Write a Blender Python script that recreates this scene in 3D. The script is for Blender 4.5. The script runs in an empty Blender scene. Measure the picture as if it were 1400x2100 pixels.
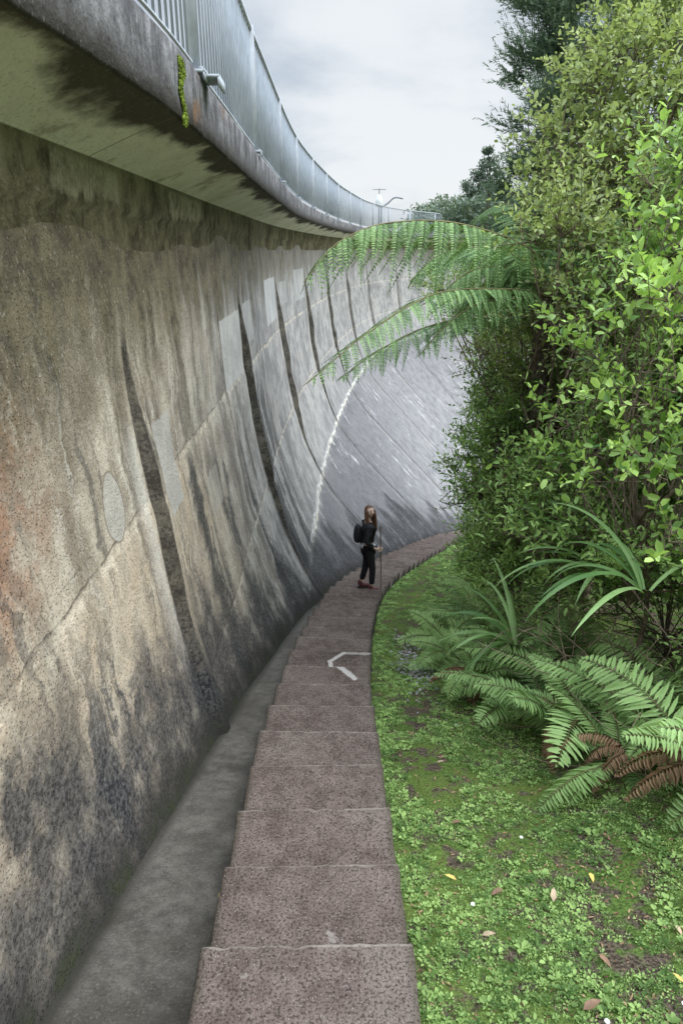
import bpy, math, random
import numpy as np
from mathutils import Vector, Matrix
rng=np.random.default_rng(7); random.seed(7)
R=math.radians
scn=bpy.context.scene
COL=scn.collection
# ------------------------------------------------------------------ node helper
class NB:
    def __init__(s,name):
        s.m=bpy.data.materials.new(name); s.m.use_nodes=True; s.nt=s.m.node_tree
        s.nt.nodes.clear(); s.out=s.nt.nodes.new('ShaderNodeOutputMaterial')
    def nd(s,t): return s.nt.nodes.new(t)
    def lk(s,v,sock):
        if isinstance(v,(int,float)):
            sock.default_value=v
        elif isinstance(v,(tuple,list)):
            v=tuple(v)
            if len(v)==3 and sock.type=='RGBA': v=v+(1,)
            sock.default_value=v
        else: s.nt.links.new(v,sock)
    def ma(s,op,a,b=0.0,c=0.0,clamp=False):
        n=s.nd('ShaderNodeMath'); n.operation=op; n.use_clamp=clamp
        s.lk(a,n.inputs[0]); s.lk(b,n.inputs[1]); s.lk(c,n.inputs[2]); return n.outputs[0]
    def mul(s,a,b): return s.ma('MULTIPLY',a,b)
    def add(s,a,b): return s.ma('ADD',a,b)
    def sub(s,a,b): return s.ma('SUBTRACT',a,b)
    def ss(s,x,lo,hi,a=0.0,b=1.0):
        n=s.nd('ShaderNodeMapRange'); n.interpolation_type='SMOOTHSTEP'
        s.lk(x,n.inputs[0]); s.lk(lo,n.inputs[1]); s.lk(hi,n.inputs[2]); s.lk(a,n.inputs[3]); s.lk(b,n.inputs[4]); return n.outputs[0]
    def noise(s,vec,scale,detail=4,rough=.55,dist=0.0):
        n=s.nd('ShaderNodeTexNoise'); s.lk(vec,n.inputs['Vector']); n.inputs['Scale'].default_value=scale
        n.inputs['Detail'].default_value=detail; n.inputs['Roughness'].default_value=rough; n.inputs['Distortion'].default_value=dist
        return n.outputs[0]
    def vor(s,vec,scale,out=0,feat='F1'):
        n=s.nd('ShaderNodeTexVoronoi'); n.feature=feat; s.lk(vec,n.inputs['Vector']); n.inputs['Scale'].default_value=scale
        return n.outputs[out]
    def mix(s,f,a,b,bl='MIX'):
        n=s.nd('ShaderNodeMix'); n.data_type='RGBA'; n.blend_type=bl; n.clamp_factor=True
        s.lk(f,n.inputs[0]); s.lk(a,n.inputs[6]); s.lk(b,n.inputs[7]); return n.outputs[2]
    def comb(s,x,y,z=0.0):
        n=s.nd('ShaderNodeCombineXYZ'); s.lk(x,n.inputs[0]); s.lk(y,n.inputs[1]); s.lk(z,n.inputs[2]); return n.outputs[0]
    def sep(s,v):
        n=s.nd('ShaderNodeSeparateXYZ'); s.lk(v,n.inputs[0]); return n.outputs
    def obj(s): return s.nd('ShaderNodeTexCoord').outputs['Object']
    def uv(s): return s.nd('ShaderNodeTexCoord').outputs['UV']
    def attr(s,name):
        n=s.nd('ShaderNodeAttribute'); n.attribute_name=name; return n.outputs['Fac']
    def bump(s,h,st=.5,dist=.02):
        n=s.nd('ShaderNodeBump'); n.inputs['Strength'].default_value=st; n.inputs['Distance'].default_value=dist
        s.lk(h,n.inputs['Height']); return n.outputs[0]
    def bsdf(s,col,rough=.8,normal=None,metal=0.0,spec=.5):
        p=s.nd('ShaderNodeBsdfPrincipled'); s.lk(col,p.inputs['Base Color']); s.lk(rough,p.inputs['Roughness'])
        p.inputs['Metallic'].default_value=metal; p.inputs['Specular IOR Level'].default_value=spec
        if normal is not None: s.lk(normal,p.inputs['Normal'])
        return p.outputs[0]
    def seg(s,X,Y,a,c,w,soft):
        dx,dy=c[0]-a[0],c[1]-a[1]; L2=dx*dx+dy*dy
        px=s.sub(X,a[0]); py=s.sub(Y,a[1]); t=s.ma('DIVIDE',s.add(s.mul(px,dx),s.mul(py,dy)),L2,clamp=True)
        ex=s.sub(px,s.mul(t,dx)); ey=s.sub(py,s.mul(t,dy)); d=s.ma('SQRT',s.add(s.mul(ex,ex),s.mul(ey,ey)))
        return s.ss(d,w+soft,w)
    def fin(s,sh): s.nt.links.new(sh,s.out.inputs[0]); return s.m

def leafmat(name,dark,light,rough=.45,trans=.3,spec=.4):
    b=NB(name); t=b.attr('tint'); n=b.noise(b.obj(),2.2,3)
    f=b.add(t,b.mul(b.sub(n,.5),.9))
    c=b.mix(b.ss(f,0,1),dark,light)
    sh=b.bsdf(c,rough,spec=spec)
    tr=b.nd('ShaderNodeBsdfTranslucent'); c2=b.mix(.5,c,(light[0]*1.2,light[1]*1.3,light[2]*.6)); b.lk(c2,tr.inputs[0])
    mx=b.nd('ShaderNodeMixShader'); mx.inputs[0].default_value=trans
    b.nt.links.new(sh,mx.inputs[1]); b.nt.links.new(tr.outputs[0],mx.inputs[2])
    return b.fin(mx.outputs[0])
def plain(name,col,rough=.7,var=.25,scale=8,metal=0.0,spec=.4,bump=.2):
    b=NB(name); o=b.obj(); n=b.noise(o,scale,5)
    c=b.mix(b.ss(n,.3,.7),tuple(x*(1-var) for x in col),tuple(min(1,x*(1+var)) for x in col))
    return b.fin(b.bsdf(c,rough,b.bump(b.noise(o,scale*6,3),bump,.005),metal,spec))

# ------------------------------------------------------------------ mesh helper
def mk(name,V,F,mat,parent=None,tint=None,smooth=False,uv=None,attrs=None,kind=None,label=None,cat=None,group=None,mats=None,matidx=None):
    V=np.asarray(V,dtype=np.float32); 
    me=bpy.data.meshes.new(name)
    if isinstance(F,np.ndarray):
        k=F.shape[1]; n=len(F)
        me.vertices.add(len(V)); me.vertices.foreach_set('co',V.ravel())
        me.loops.add(n*k); me.loops.foreach_set('vertex_index',F.astype(np.int32).ravel())
        me.polygons.add(n); me.polygons.foreach_set('loop_start',np.arange(0,n*k,k,dtype=np.int32))
        me.polygons.foreach_set('loop_total',np.full(n,k,dtype=np.int32))
        me.update(calc_edges=True)
    else:
        me.from_pydata([tuple(map(float,v)) for v in V],[],[tuple(int(i) for i in f) for f in F]); me.update()
    if smooth: me.polygons.foreach_set('use_smooth',np.ones(len(me.polygons),dtype=bool))
    if tint is not None:
        a=me.attributes.new('tint','FLOAT','POINT'); a.data.foreach_set('value',np.asarray(tint,dtype=np.float32))
    if attrs:
        for k2,v2 in attrs.items():
            a=me.attributes.new(k2,'FLOAT','POINT'); a.data.foreach_set('value',np.asarray(v2,dtype=np.float32))
    if uv is not None:
        l=me.uv_layers.new(name='UVMap'); li=np.zeros(len(me.loops),dtype=np.int32); me.loops.foreach_get('vertex_index',li)
        l.data.foreach_set('uv',np.asarray(uv,dtype=np.float32)[li].ravel())
    for m_ in (mats or [mat]): me.materials.append(m_)
    if matidx is not None: me.polygons.foreach_set('material_index',np.asarray(matidx,dtype=np.int32))
    o=bpy.data.objects.new(name,me); COL.objects.link(o)
    meta(o,kind,label,cat,group)
    if parent: o.parent=parent
    return o
def meta(o,kind=None,label=None,cat=None,group=None):
    if kind: o['kind']=kind
    if label: o['label']=label
    if cat: o['category']=cat
    if group: o['group']=group
def empty(name,loc,label,cat,group=None,kind=None):
    e=bpy.data.objects.new(name,None); COL.objects.link(e); e.location=loc; e.empty_display_size=.2
    meta(e,kind,label,cat,group); return e
def child(o,par):
    o.parent=par; o.matrix_parent_inverse=Matrix.Translation(-Vector(par.location)); return o
class Acc:
    def __init__(s): s.V=[];s.F=[];s.T=[];s.n=0
    def add(s,V,F,t=None):
        V=np.asarray(V,dtype=np.float64); s.V.append(V); s.F.append(np.asarray(F)+s.n); s.n+=len(V)
        if t is None: t=np.zeros(len(V))
        elif np.isscalar(t): t=np.full(len(V),t)
        s.T.append(t)
    def get(s): return np.concatenate(s.V),np.concatenate(s.F),np.concatenate(s.T)
def nrm(a): return a/np.maximum(np.linalg.norm(a,axis=-1,keepdims=True),1e-9)
BOXF=np.array([[0,1,3,2],[4,6,7,5],[0,4,5,1],[2,3,7,6],[0,2,6,4],[1,5,7,3]])
def box(c,sx,sy,sz,ax=None):
    c=np.asarray(c,float); out=[]
    if ax is None: ax=np.eye(3)
    for i in (-1,1):
        for j in (-1,1):
            for k in (-1,1): out.append(c+ax[0]*i*sx/2+ax[1]*j*sy/2+ax[2]*k*sz/2)
    return np.array(out),BOXF
def tube(pts,rad,sides=6):
    pts=np.asarray(pts,float); n=len(pts); rad=np.broadcast_to(rad,(n,))
    T=nrm(np.gradient(pts,axis=0)); up=np.array([0,0,1.0]) if abs(T[0][2])<.9 else np.array([1.0,0,0])
    V=[]
    for i in range(n):
        a=nrm(np.cross(T[i],up)); b=np.cross(a,T[i])
        th=np.arange(sides)*2*math.pi/sides
        V.append(pts[i]+rad[i]*(np.cos(th)[:,None]*a+np.sin(th)[:,None]*b))
    V=np.concatenate(V); F=[]
    for i in range(n-1):
        for j in range(sides):
            k=(j+1)%sides; F.append((i*sides+j,i*sides+k,(i+1)*sides+k,(i+1)*sides+j))
    return V,np.array(F)
def spl(P,n):
    P=np.asarray(P,float); P=np.vstack([2*P[0]-P[1],P,2*P[-1]-P[-2]]); out=[]
    m=len(P)-3
    for q in np.linspace(0,m-1e-6,n):
        i=int(q); t=q-i; a,b,c,d=P[i:i+4]
        out.append(.5*((2*b)+(-a+c)*t+(2*a-5*b+4*c-d)*t*t+(-a+3*b-3*c+d)*t**3))
    return np.array(out)
def vnoise(x,y,seed=0):
    def h(i,j): 
        v=np.sin(i*127.1+j*311.7+seed*74.7)*43758.5453; return v-np.floor(v)
    xi=np.floor(x);yi=np.floor(y);fx=x-xi;fy=y-yi;fx=fx*fx*(3-2*fx);fy=fy*fy*(3-2*fy)
    return (h(xi,yi)*(1-fx)+h(xi+1,yi)*fx)*(1-fy)+(h(xi,yi+1)*(1-fx)+h(xi+1,yi+1)*fx)*fy
def sst(x,a,b):
    t=np.clip((x-a)/(b-a),0,1); return t*t*(3-2*t)

# ------------------------------------------------------------------ plan curves
FP=spl([(-.80,-10),(-.80,-4),(-.80,0),(-.82,3),(-.86,6),(-.9,9.5),(-.84,16.5),(-.25,24.5),(.4,30),(1.6,37),(3.9,43.5),(8.5,50),(16,55.5),(26,59),(38,60.5),(52,59)],1600)
FS=np.concatenate([[0],np.cumsum(np.linalg.norm(np.diff(FP,axis=0),axis=1))]); FS=FS-np.interp(0,FP[:,1][:900],FS[:900])
FT=nrm(np.gradient(FP,axis=0))
def fpt(s):
    x=np.interp(s,FS,FP[:,0]); y=np.interp(s,FS,FP[:,1]); tx=np.interp(s,FS,FT[:,0]); ty=np.interp(s,FS,FT[:,1])
    return x,y,ty,-tx,tx,ty
def back(s):   # walkway edge eases back towards the abutment
    q=np.clip(4.6-np.asarray(s,float),0,None); return .40*(1-np.exp(-.028*q**2/.40))
SP=spl([(-.12,-9),(-.12,-3),(-.125,0),(-.135,1.9),(-.155,3),(-.165,4.2),(-.145,5.5),(-.08,6.8),(.06,8.4),(.30,10.2),(.85,12.4),(1.85,15.5),(3.0,18.8),(4.15,21.4),(5.6,24.2),(7.6,27),(10,29.6)],900)
SS=np.concatenate([[0],np.cumsum(np.linalg.norm(np.diff(SP,axis=0),axis=1))]); SS=SS-np.interp(0,SP[:,1],SS)
ST=nrm(np.gradient(SP,axis=0))
def spt(s):
    return (np.interp(s,SS,SP[:,0]),np.interp(s,SS,SP[:,1]),np.interp(s,SS,ST[:,0]),np.interp(s,SS,ST[:,1]))
SL=.316
def line(s): return -1.98-SL*s
def s_of_y(y): return np.interp(y,SP[:,1],SS)
def cx_of_y(y): return np.interp(y,SP[:,1],SP[:,0])
def ground(x,y):
    x=np.asarray(x,float);y=np.asarray(y,float)
    lat0=x-cx_of_y(y)
    s=s_of_y(np.clip(y,-4,29.5)); z=line(s)-.20
    z=np.minimum(z,-1.1)
    z=z-sst(y,29,60)*4
    lat=np.abs(lat0)
    z=z+np.where(lat0>0,1,0)*(.30*sst(lat,1.3,2.8)+.9*sst(lat,3,9))
    z=z+(vnoise(x*1.7,y*1.7)-.5)*.10*sst(lat,.45,1.0)+(vnoise(x*7,y*7,3)-.5)*.03*sst(lat,.42,.6)
    r=np.hypot(x-20,y-20)
    z=z+sst(r,60,140)*(16+6*vnoise(x*.02,y*.02,5)+ (x*.05))
    return z
# ------------------------------------------------------------------ materials
LS=1.73
def wall_mat():
    b=NB('dam_concrete'); P=b.obj(); u,v,_=b.sep(b.uv())
    n1=b.noise(P,.9,6,.6); n2=b.noise(P,5,8,.70); n3=b.noise(P,38,4,.6); ag=b.vor(P,60); nm=b.noise(P,2.4,6,.6)
    ud=b.add(u,b.mul(b.sub(b.noise(P,2.2,6,.7),.5),.5)); vd=b.add(v,b.mul(b.sub(n2,.5),1.2))
    st=b.noise(b.comb(b.mul(ud,2.6),b.mul(vd,.22)),1,7,.65,.2)
    stb=b.noise(b.comb(b.add(b.mul(ud,1.25),7.3),b.mul(vd,.16)),1,7,.68,.2)
    stf=b.noise(b.comb(b.mul(ud,9),b.mul(vd,.5)),1,6,.65,.2)
    near=b.ss(u,17,9)
    cool=b.ss(u,4,11)
    lo=b.mix(cool,(.26,.215,.16),(.25,.242,.242)); hi=b.mix(cool,(.64,.565,.45),(.52,.505,.495))
    c=b.mix(b.ss(b.add(b.mul(nm,.6),b.mul(n1,.5)),.38,.70),lo,hi)
    c=b.mix(b.ss(n2,.44,.62,0,.38),c,b.mix(cool,(.19,.15,.11),(.21,.205,.21)))
    c=b.mix(b.mul(b.ss(n1,.52,.68),b.mix(cool,(.5,.5,.5),(.12,.12,.12))),c,(.34,.255,.17))
    below=b.ss(v,-1.55,-1.7)
    c=b.mix(b.mul(b.mul(below,b.ss(u,9,4)),b.ss(n2,.38,.62,.12,.65)),c,(.70,.56,.41))
    rz=b.mul(b.mul(b.ss(u,3.4,2.0),b.ss(b.ma('ABSOLUTE',b.add(v,.9)),.95,.1)),b.ss(n2,.3,.6,.3,1))
    c=b.mix(b.mul(rz,.8),c,b.mix(b.ss(n2,.4,.6),(.16,.05,.025),(.38,.14,.06)))
    c=b.mix(b.mul(b.mul(b.ss(st,.51,.62),.62),b.ss(near,0,1,.05,1)),c,(.125,.108,.09))
    c=b.mix(b.mul(b.mul(b.ss(stf,.55,.65),.62),b.ss(near,0,1,.0,1)),c,(.11,.10,.09))
    c=b.mix(b.mul(b.mul(b.ss(stf,.44,.3),.5),b.ss(near,0,1,.0,1)),c,(.78,.74,.66))
    c=b.mix(b.mul(b.mul(b.ss(stb,.545,.59),b.ss(v,-1.5,-2.4)),b.ss(near,0,1,.05,.88)),c,b.mix(b.ss(n3,.4,.6),(.045,.045,.048),(.12,.118,.118)))
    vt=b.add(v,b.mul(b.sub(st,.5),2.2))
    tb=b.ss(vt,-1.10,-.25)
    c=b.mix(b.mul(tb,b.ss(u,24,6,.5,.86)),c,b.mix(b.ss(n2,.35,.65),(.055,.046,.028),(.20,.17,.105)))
    c=b.mix(b.mul(b.ss(ag,.28,.14),b.ss(n2,.42,.62,.1,.65)),c,(.11,.088,.065))
    c=b.mix(b.ss(n3,.57,.74,0,.35),c,(.78,.74,.67))
    c=b.mix(b.ss(n3,.44,.28,0,.5),c,(.11,.1,.085))
    # the far lower face is blended towards an even mid grey
    farm=b.mul(b.ss(u,15,22),b.ss(v,-3.6,-5.2)); c=b.mix(b.mul(farm,.55),c,b.mix(b.ss(b.add(b.mul(nm,.5),b.mul(n2,.5)),.38,.62),(.17,.167,.178),(.31,.305,.315)))
    wob=b.mul(b.sub(b.noise(b.comb(b.mul(u,1.5),0.0),1.5,4),.5),.14)
    d=b.ma('MODULO',b.add(b.sub(b.mul(v,-1),1.6),b.add(wob,LS*10)),LS)
    lines_ok=b.ss(v,-1.4,-1.5)
    lowd=b.mul(b.ss(b.add(v,b.mul(b.sub(nm,.5),.4)),-5.0,-5.3),b.ss(b.add(b.mul(n1,.7),b.mul(nm,.35)),.36,.62,.5,1))
    lowd=b.mul(lowd,b.ss(v,-8.8,-6.2,.5,1))
    c=b.mix(b.mul(lowd,b.ss(u,34,22,.40,.85)),c,b.mix(b.ss(b.add(b.mul(n3,.4),b.mul(n2,.6)),.38,.62),(.095,.093,.103),(.215,.21,.225)))
    dn=b.noise(b.comb(b.mul(ud,1.9),b.mul(vd,.22)),1,7,.8); gate=b.ss(b.noise(b.comb(b.mul(u,.22),b.mul(v,.8)),1.7,3,.6),.50,.62)
    L=b.mul(b.ss(dn,.52,.72),1.3)
    dd=b.sub(b.sub(b.mul(v,-1),5.03),b.mul(b.sub(nm,.5),.25))
    dm=b.mul(b.mul(b.ss(b.sub(L,dd),0,.15),b.ss(dd,-.03,.02)),b.ss(n2,.42,.56,.1,1)); dm=b.mul(dm,b.ss(u,8,11,0,1))
    c=b.mix(b.mul(dm,b.ss(u,26,18,.15,.8)),c,(.80,.79,.77))
    # thin diagonal-looking run marks following the fall line, few and crisp
    ru=b.noise(b.comb(b.mul(u,1.3),b.mul(v,.10)),1,3,.6,.1); rl=b.ma('ABSOLUTE',b.sub(ru,.5))
    run=b.mul(b.mul(b.ss(rl,.010,.003),gate),b.mul(b.ss(u,12,15),b.ss(v,-4.9,-5.4))); c=b.mix(b.mul(run,b.ss(n2,.40,.55,.3,.85)),c,(.80,.79,.78))
    big=b.mul(b.ss(b.ma('ABSOLUTE',b.add(b.add(v,5.08),b.mul(b.sub(nm,.5),.35))),.075,.0),b.mul(b.ss(n2,.36,.52,.25,.85),b.ss(u,9,12,0,1))); c=b.mix(big,c,(.82,.80,.77))
    d2=b.mul(b.mul(b.ss(b.sub(b.mul(b.ss(dn,.46,.7),.9),d),0,.15),lines_ok),b.mul(b.ss(v,-4.6,-4.2),b.ss(n2,.36,.52))); c=b.mix(b.mul(d2,b.ss(near,0,1,.08,.55)),c,b.mix(cool,(.74,.63,.49),(.64,.62,.60)))
    lm=b.mul(b.mul(b.ss(d,.03,.0),lines_ok),b.mul(b.ss(n2,.4,.55,.3,.9),b.ss(near,0,1,.5,1)))
    c=b.mix(lm,c,(.12,.10,.08))
    lm2=b.mul(b.mul(b.ss(b.ma('ABSOLUTE',b.sub(d,.06)),.05,.0),lines_ok),b.mul(b.ss(n2,.45,.6,.0,.8),b.ss(v,-6.4,-5.6)))
    c=b.mix(lm2,c,(.80,.70,.56))
    bm=b.ma('MODULO',b.add(b.mul(v,-1),20.0),.43); c=b.mix(b.mul(b.mul(b.ss(bm,.018,.004),b.ss(n2,.45,.6,0,.35)),near),c,(.13,.12,.1))
    def rect(u0,u1,v0,v1,col,f=.85):
        nonlocal c
        ww=b.mul(b.sub(n2,.5),.07)
        m=b.mul(b.mul(b.ss(b.add(u,ww),u0,u0+.02),b.ss(b.add(u,ww),u1+.02,u1)),b.mul(b.ss(b.add(v,ww),v0,v0+.02),b.ss(b.add(v,ww),v1+.02,v1)))
        c=b.mix(b.mul(m,f),c,b.mix(b.ss(nm,.4,.6),tuple(x*.85 for x in col),col))
    rect(4.85,5.4,-1.95,-1.2,(.50,.48,.44),.85); rect(8.35,10.0,-1.65,-.8,(.62,.61,.59),.88); rect(10.5,11.4,-1.35,-.75,(.55,.54,.53),.8)
    rect(13.6,15.5,-1.4,-.55,(.62,.62,.62),.8); rect(16.3,17.5,-1.2,-.7,(.52,.52,.52),.55); rect(19,21,-1.3,-.5,(.56,.56,.56),.6); rect(6.3,6.9,-2.5,-2.1,(.48,.44,.38),.6)
    du=b.ma('DIVIDE',b.sub(u,3.78),.17); dv=b.ma('DIVIDE',b.add(v,1.42),.21)
    rr=b.ma('SQRT',b.add(b.mul(du,du),b.mul(dv,dv))); rr=b.add(rr,b.mul(b.sub(n2,.5),.3))
    c=b.mix(b.ss(rr,1.10,1.0,0,.8),c,(.22,.18,.14)); c=b.mix(b.ss(rr,1.0,.96,0,.95),c,b.mix(b.ss(n2,.3,.7),(.42,.39,.34),(.55,.51,.45)))
    uj=b.sub(u,4.55); k=b.ma('ROUND',b.ma('DIVIDE',uj,5.6)); js=b.sub(uj,b.mul(k,5.6)); js=b.add(js,b.mul(b.sub(n2,.5),.05)); dj=b.ma('ABSOLUTE',b.add(js,.005))
    jtop=b.ss(b.add(v,b.mul(b.sub(n1,.5),.5)),-.45,-.70)
    jm=b.mul(b.ss(dj,.07,.04),jtop); jm=b.mul(jm,b.ss(v,-4.6,-5.4,1,.45)); jm=b.mul(jm,b.ss(u,44,26,.35,1))
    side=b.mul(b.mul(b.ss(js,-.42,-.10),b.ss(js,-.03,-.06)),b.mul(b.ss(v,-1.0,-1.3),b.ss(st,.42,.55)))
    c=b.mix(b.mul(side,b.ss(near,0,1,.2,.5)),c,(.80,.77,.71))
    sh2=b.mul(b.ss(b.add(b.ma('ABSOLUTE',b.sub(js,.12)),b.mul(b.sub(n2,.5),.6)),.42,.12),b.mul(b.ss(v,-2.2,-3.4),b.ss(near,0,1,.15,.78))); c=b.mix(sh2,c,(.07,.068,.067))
    c=b.mix(b.mul(jm,.92),c,b.mix(b.ss(b.add(b.mul(n3,.35),b.mul(n2,.65)),.42,.60),(.035,.031,.026),(.145,.13,.105)))
    dj2=b.ma('ABSOLUTE',b.add(b.sub(u,5.85),b.mul(b.sub(b.noise(b.comb(u,b.mul(v,1.5)),1.2,5,.65),.5),.6)))
    c=b.mix(b.mul(b.mul(b.ss(b.add(dj2,b.mul(b.sub(n2,.5),.3)),.22,.05),b.ss(v,-1.5,-1.9)),.88),c,b.mix(b.ss(n3,.4,.6),(.033,.032,.031),(.11,.105,.10)))
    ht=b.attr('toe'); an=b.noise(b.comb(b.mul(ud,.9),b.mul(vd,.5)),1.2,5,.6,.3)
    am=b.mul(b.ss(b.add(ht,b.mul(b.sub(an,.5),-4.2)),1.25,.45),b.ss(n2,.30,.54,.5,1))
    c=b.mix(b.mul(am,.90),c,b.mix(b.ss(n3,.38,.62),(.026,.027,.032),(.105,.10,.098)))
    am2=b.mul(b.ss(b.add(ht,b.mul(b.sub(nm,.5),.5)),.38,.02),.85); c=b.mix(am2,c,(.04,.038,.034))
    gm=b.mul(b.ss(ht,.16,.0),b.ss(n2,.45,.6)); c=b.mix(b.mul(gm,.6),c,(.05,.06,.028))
    hgt=b.sub(b.add(b.mul(n3,.5),b.mul(n2,.9)),b.mul(b.ss(ag,.3,.1),.5))
    return b.fin(b.bsdf(c,.95,b.bump(hgt,.9,.022),spec=.08))
def deck_mat():
    b=NB('deck_concrete'); P=b.obj(); u,v,_=b.sep(b.uv()); off=b.attr('off')
    n1=b.noise(P,1.4,6,.6); n2=b.noise(P,7,6,.65); n3=b.noise(P,45,3); st=b.noise(b.comb(b.mul(u,5),b.mul(v,.6)),1,5,.65)
    c=b.mix(b.ss(n2,.35,.65),(.15,.145,.155),(.34,.335,.35))
    c=b.mix(b.ss(st,.42,.60,0,.75),c,(.08,.075,.078))
    c=b.mix(b.ss(b.add(v,b.mul(b.sub(st,.5),.35)),.86,.67,0,.88),c,(.045,.038,.03))
    c=b.mix(b.mul(b.ss(n1,.60,.68),b.ss(u,7,4)),c,(.22,.13,.075))
    sof=b.ss(off,-.015,-.03)
    sc=b.mix(b.ss(n1,.3,.7),(.76,.70,.59),(.92,.87,.77))
    sc=b.mix(b.ss(n2,.50,.72,0,.3),sc,(.52,.45,.35))
    sc=b.mix(b.ss(b.noise(P,2.2,6,.65),.56,.64,0,.6),sc,(.36,.29,.20))
    sc=b.mix(b.ss(b.add(off,b.mul(b.sub(b.noise(b.comb(b.mul(u,.6),b.mul(off,.8)),1.5,7,.6,.3),.5),.9)),-.20,-.07,0,.94),sc,(.06,.046,.034))
    cb=b.ss(off,-.495,-.505)
    cbc=b.mix(b.ss(b.add(b.mul(n2,.5),b.mul(n1,.5)),.38,.62),(.075,.063,.038),(.26,.225,.145))
    for u0,u1,v0,v1 in [(2.4,3.1,.24,.47),(3.5,4.7,.24,.47),(6.0,7.6,.24,.47)]:
        ww=b.mul(b.sub(n2,.5),.16); m=b.mul(b.mul(b.ss(b.add(u,ww),u0,u0+.10),b.ss(b.add(u,ww),u1,u1-.10)),b.mul(b.ss(b.add(v,ww),v0,v0+.05),b.ss(b.add(v,ww),v1,v1-.05)))
        cbc=b.mix(b.mul(m,b.ss(n2,.35,.6,.3,.8)),cbc,(.42,.38,.28))
    sc=b.mix(cb,sc,cbc)
    jn=b.ma('ABSOLUTE',b.sub(b.ma('MODULO',b.add(u,40.3),2.4),1.2)); sc=b.mix(b.ss(jn,.015,.006,0,.6),sc,(.2,.16,.11))
    c=b.mix(sof,c,sc); c=b.mix(b.ss(n3,.58,.75,0,.2),c,(.62,.6,.56)); c=b.mix(b.ss(n3,.45,.3,0,.3),c,(.07,.06,.055))
    return b.fin(b.bsdf(c,.95,b.bump(b.add(n2,b.mul(n3,.5)),.7,.02),spec=.1))
def step_mat():
    b=NB('step_concrete'); u,v,_=b.sep(b.uv())
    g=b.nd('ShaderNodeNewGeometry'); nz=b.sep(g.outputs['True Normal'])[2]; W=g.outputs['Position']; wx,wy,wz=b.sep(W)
    n1=b.noise(W,1.7,5,.6); n2=b.noise(W,9,7,.68); n3=b.noise(W,85,3,.6); sp=b.vor(W,95); sp2=b.vor(W,150); spc=b.vor(W,95,1)
    c=b.mix(b.ss(n2,.30,.70),(.115,.085,.073),(.205,.159,.139))
    c=b.mix(b.ss(n1,.48,.66,0,.5),c,(.25,.205,.178))
    c=b.mix(b.ss(n1,.45,.32,0,.55),c,(.083,.063,.054))
    c=b.mix(b.ss(n3,.53,.36,0,.8),c,(.036,.028,.025))
    pick=b.ss(b.sep(spc)[0],.74,.80)
    c=b.mix(b.mul(b.ss(sp,.36,.24),b.mul(pick,.8)),c,(.42,.37,.33))
    c=b.mix(b.mul(b.ss(sp2,.28,.14),.3),c,(.33,.27,.24))
    vn=b.add(v,b.mul(b.sub(n2,.5),.07))
    c=b.mix(b.mul(b.ss(vn,.965,.99),b.ss(n1,.40,.6,.2,.65)),c,(.40,.35,.305))
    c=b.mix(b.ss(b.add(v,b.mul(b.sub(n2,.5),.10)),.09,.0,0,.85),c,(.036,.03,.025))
    eg=b.ma('ABSOLUTE',b.sub(u,.5)); c=b.mix(b.ss(b.add(eg,b.mul(b.sub(n2,.5),.14)),.45,.5,0,.6),c,(.06,.055,.036))
    pw=b.mul(b.ss(b.noise(W,2.3,5,.65,.6),.68,.71),.45); c=b.mix(pw,c,(.42,.39,.35))
    wn=b.mul(b.sub(n2,.5),.05); X_=b.add(wx,wn); Y_=b.add(wy,wn)
    m=b.ma('MAXIMUM',b.seg(X_,Y_,(-.12,5.98),(-.08,5.70),.016,.016),b.seg(X_,Y_,(-.08,5.72),(.12,5.44),.022,.018))
    m=b.ma('MAXIMUM',m,b.mul(b.seg(X_,Y_,(-.12,5.98),(.02,6.13),.012,.018),.9)); m=b.ma('MAXIMUM',m,b.mul(b.seg(X_,Y_,(.02,6.13),(.28,6.12),.010,.022),.6))
    m=b.ma('MAXIMUM',m,b.mul(b.seg(X_,Y_,(-.10,8.40),(.32,8.44),.012,.04),.8)); m=b.ma('MAXIMUM',m,b.mul(b.seg(X_,Y_,(-.10,7.3),(.26,7.33),.006,.03),.45)); m=b.mul(m,b.ss(n3,.36,.5,.5,.9))
    c=b.mix(m,c,(.62,.58,.54))
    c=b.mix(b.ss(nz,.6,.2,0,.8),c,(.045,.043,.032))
    hg=b.add(b.mul(n3,.5),b.mul(n2,.6)); hg=b.sub(hg,b.mul(b.ss(sp,.12,.3),.3))
    return b.fin(b.bsdf(c,.9,b.bump(hg,1.0,.014),spec=.12))
def channel_mat():
    b=NB('channel_concrete'); P=b.obj(); n1=b.noise(P,1.3,6,.65,.4); n2=b.noise(P,10,7,.68); n3=b.noise(P,85,3)
    c=b.mix(b.ss(n2,.30,.70),(.080,.071,.060),(.155,.14,.118)); c=b.mix(b.ss(n1,.46,.60,0,.65),c,(.06,.052,.04))
    c=b.mix(b.ss(n1,.42,.34,0,.4),c,(.20,.18,.155))
    c=b.mix(b.ss(n3,.55,.7,0,.4),c,(.25,.23,.20)); c=b.mix(b.ss(n3,.45,.3,0,.55),c,(.03,.028,.023))
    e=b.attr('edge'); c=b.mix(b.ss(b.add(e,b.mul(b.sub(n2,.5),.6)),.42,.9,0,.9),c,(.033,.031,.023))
    return b.fin(b.bsdf(c,b.ss(n1,.4,.6,.85,.5),b.bump(b.add(n3,b.mul(n2,.5)),.5,.006),spec=.3))
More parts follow.
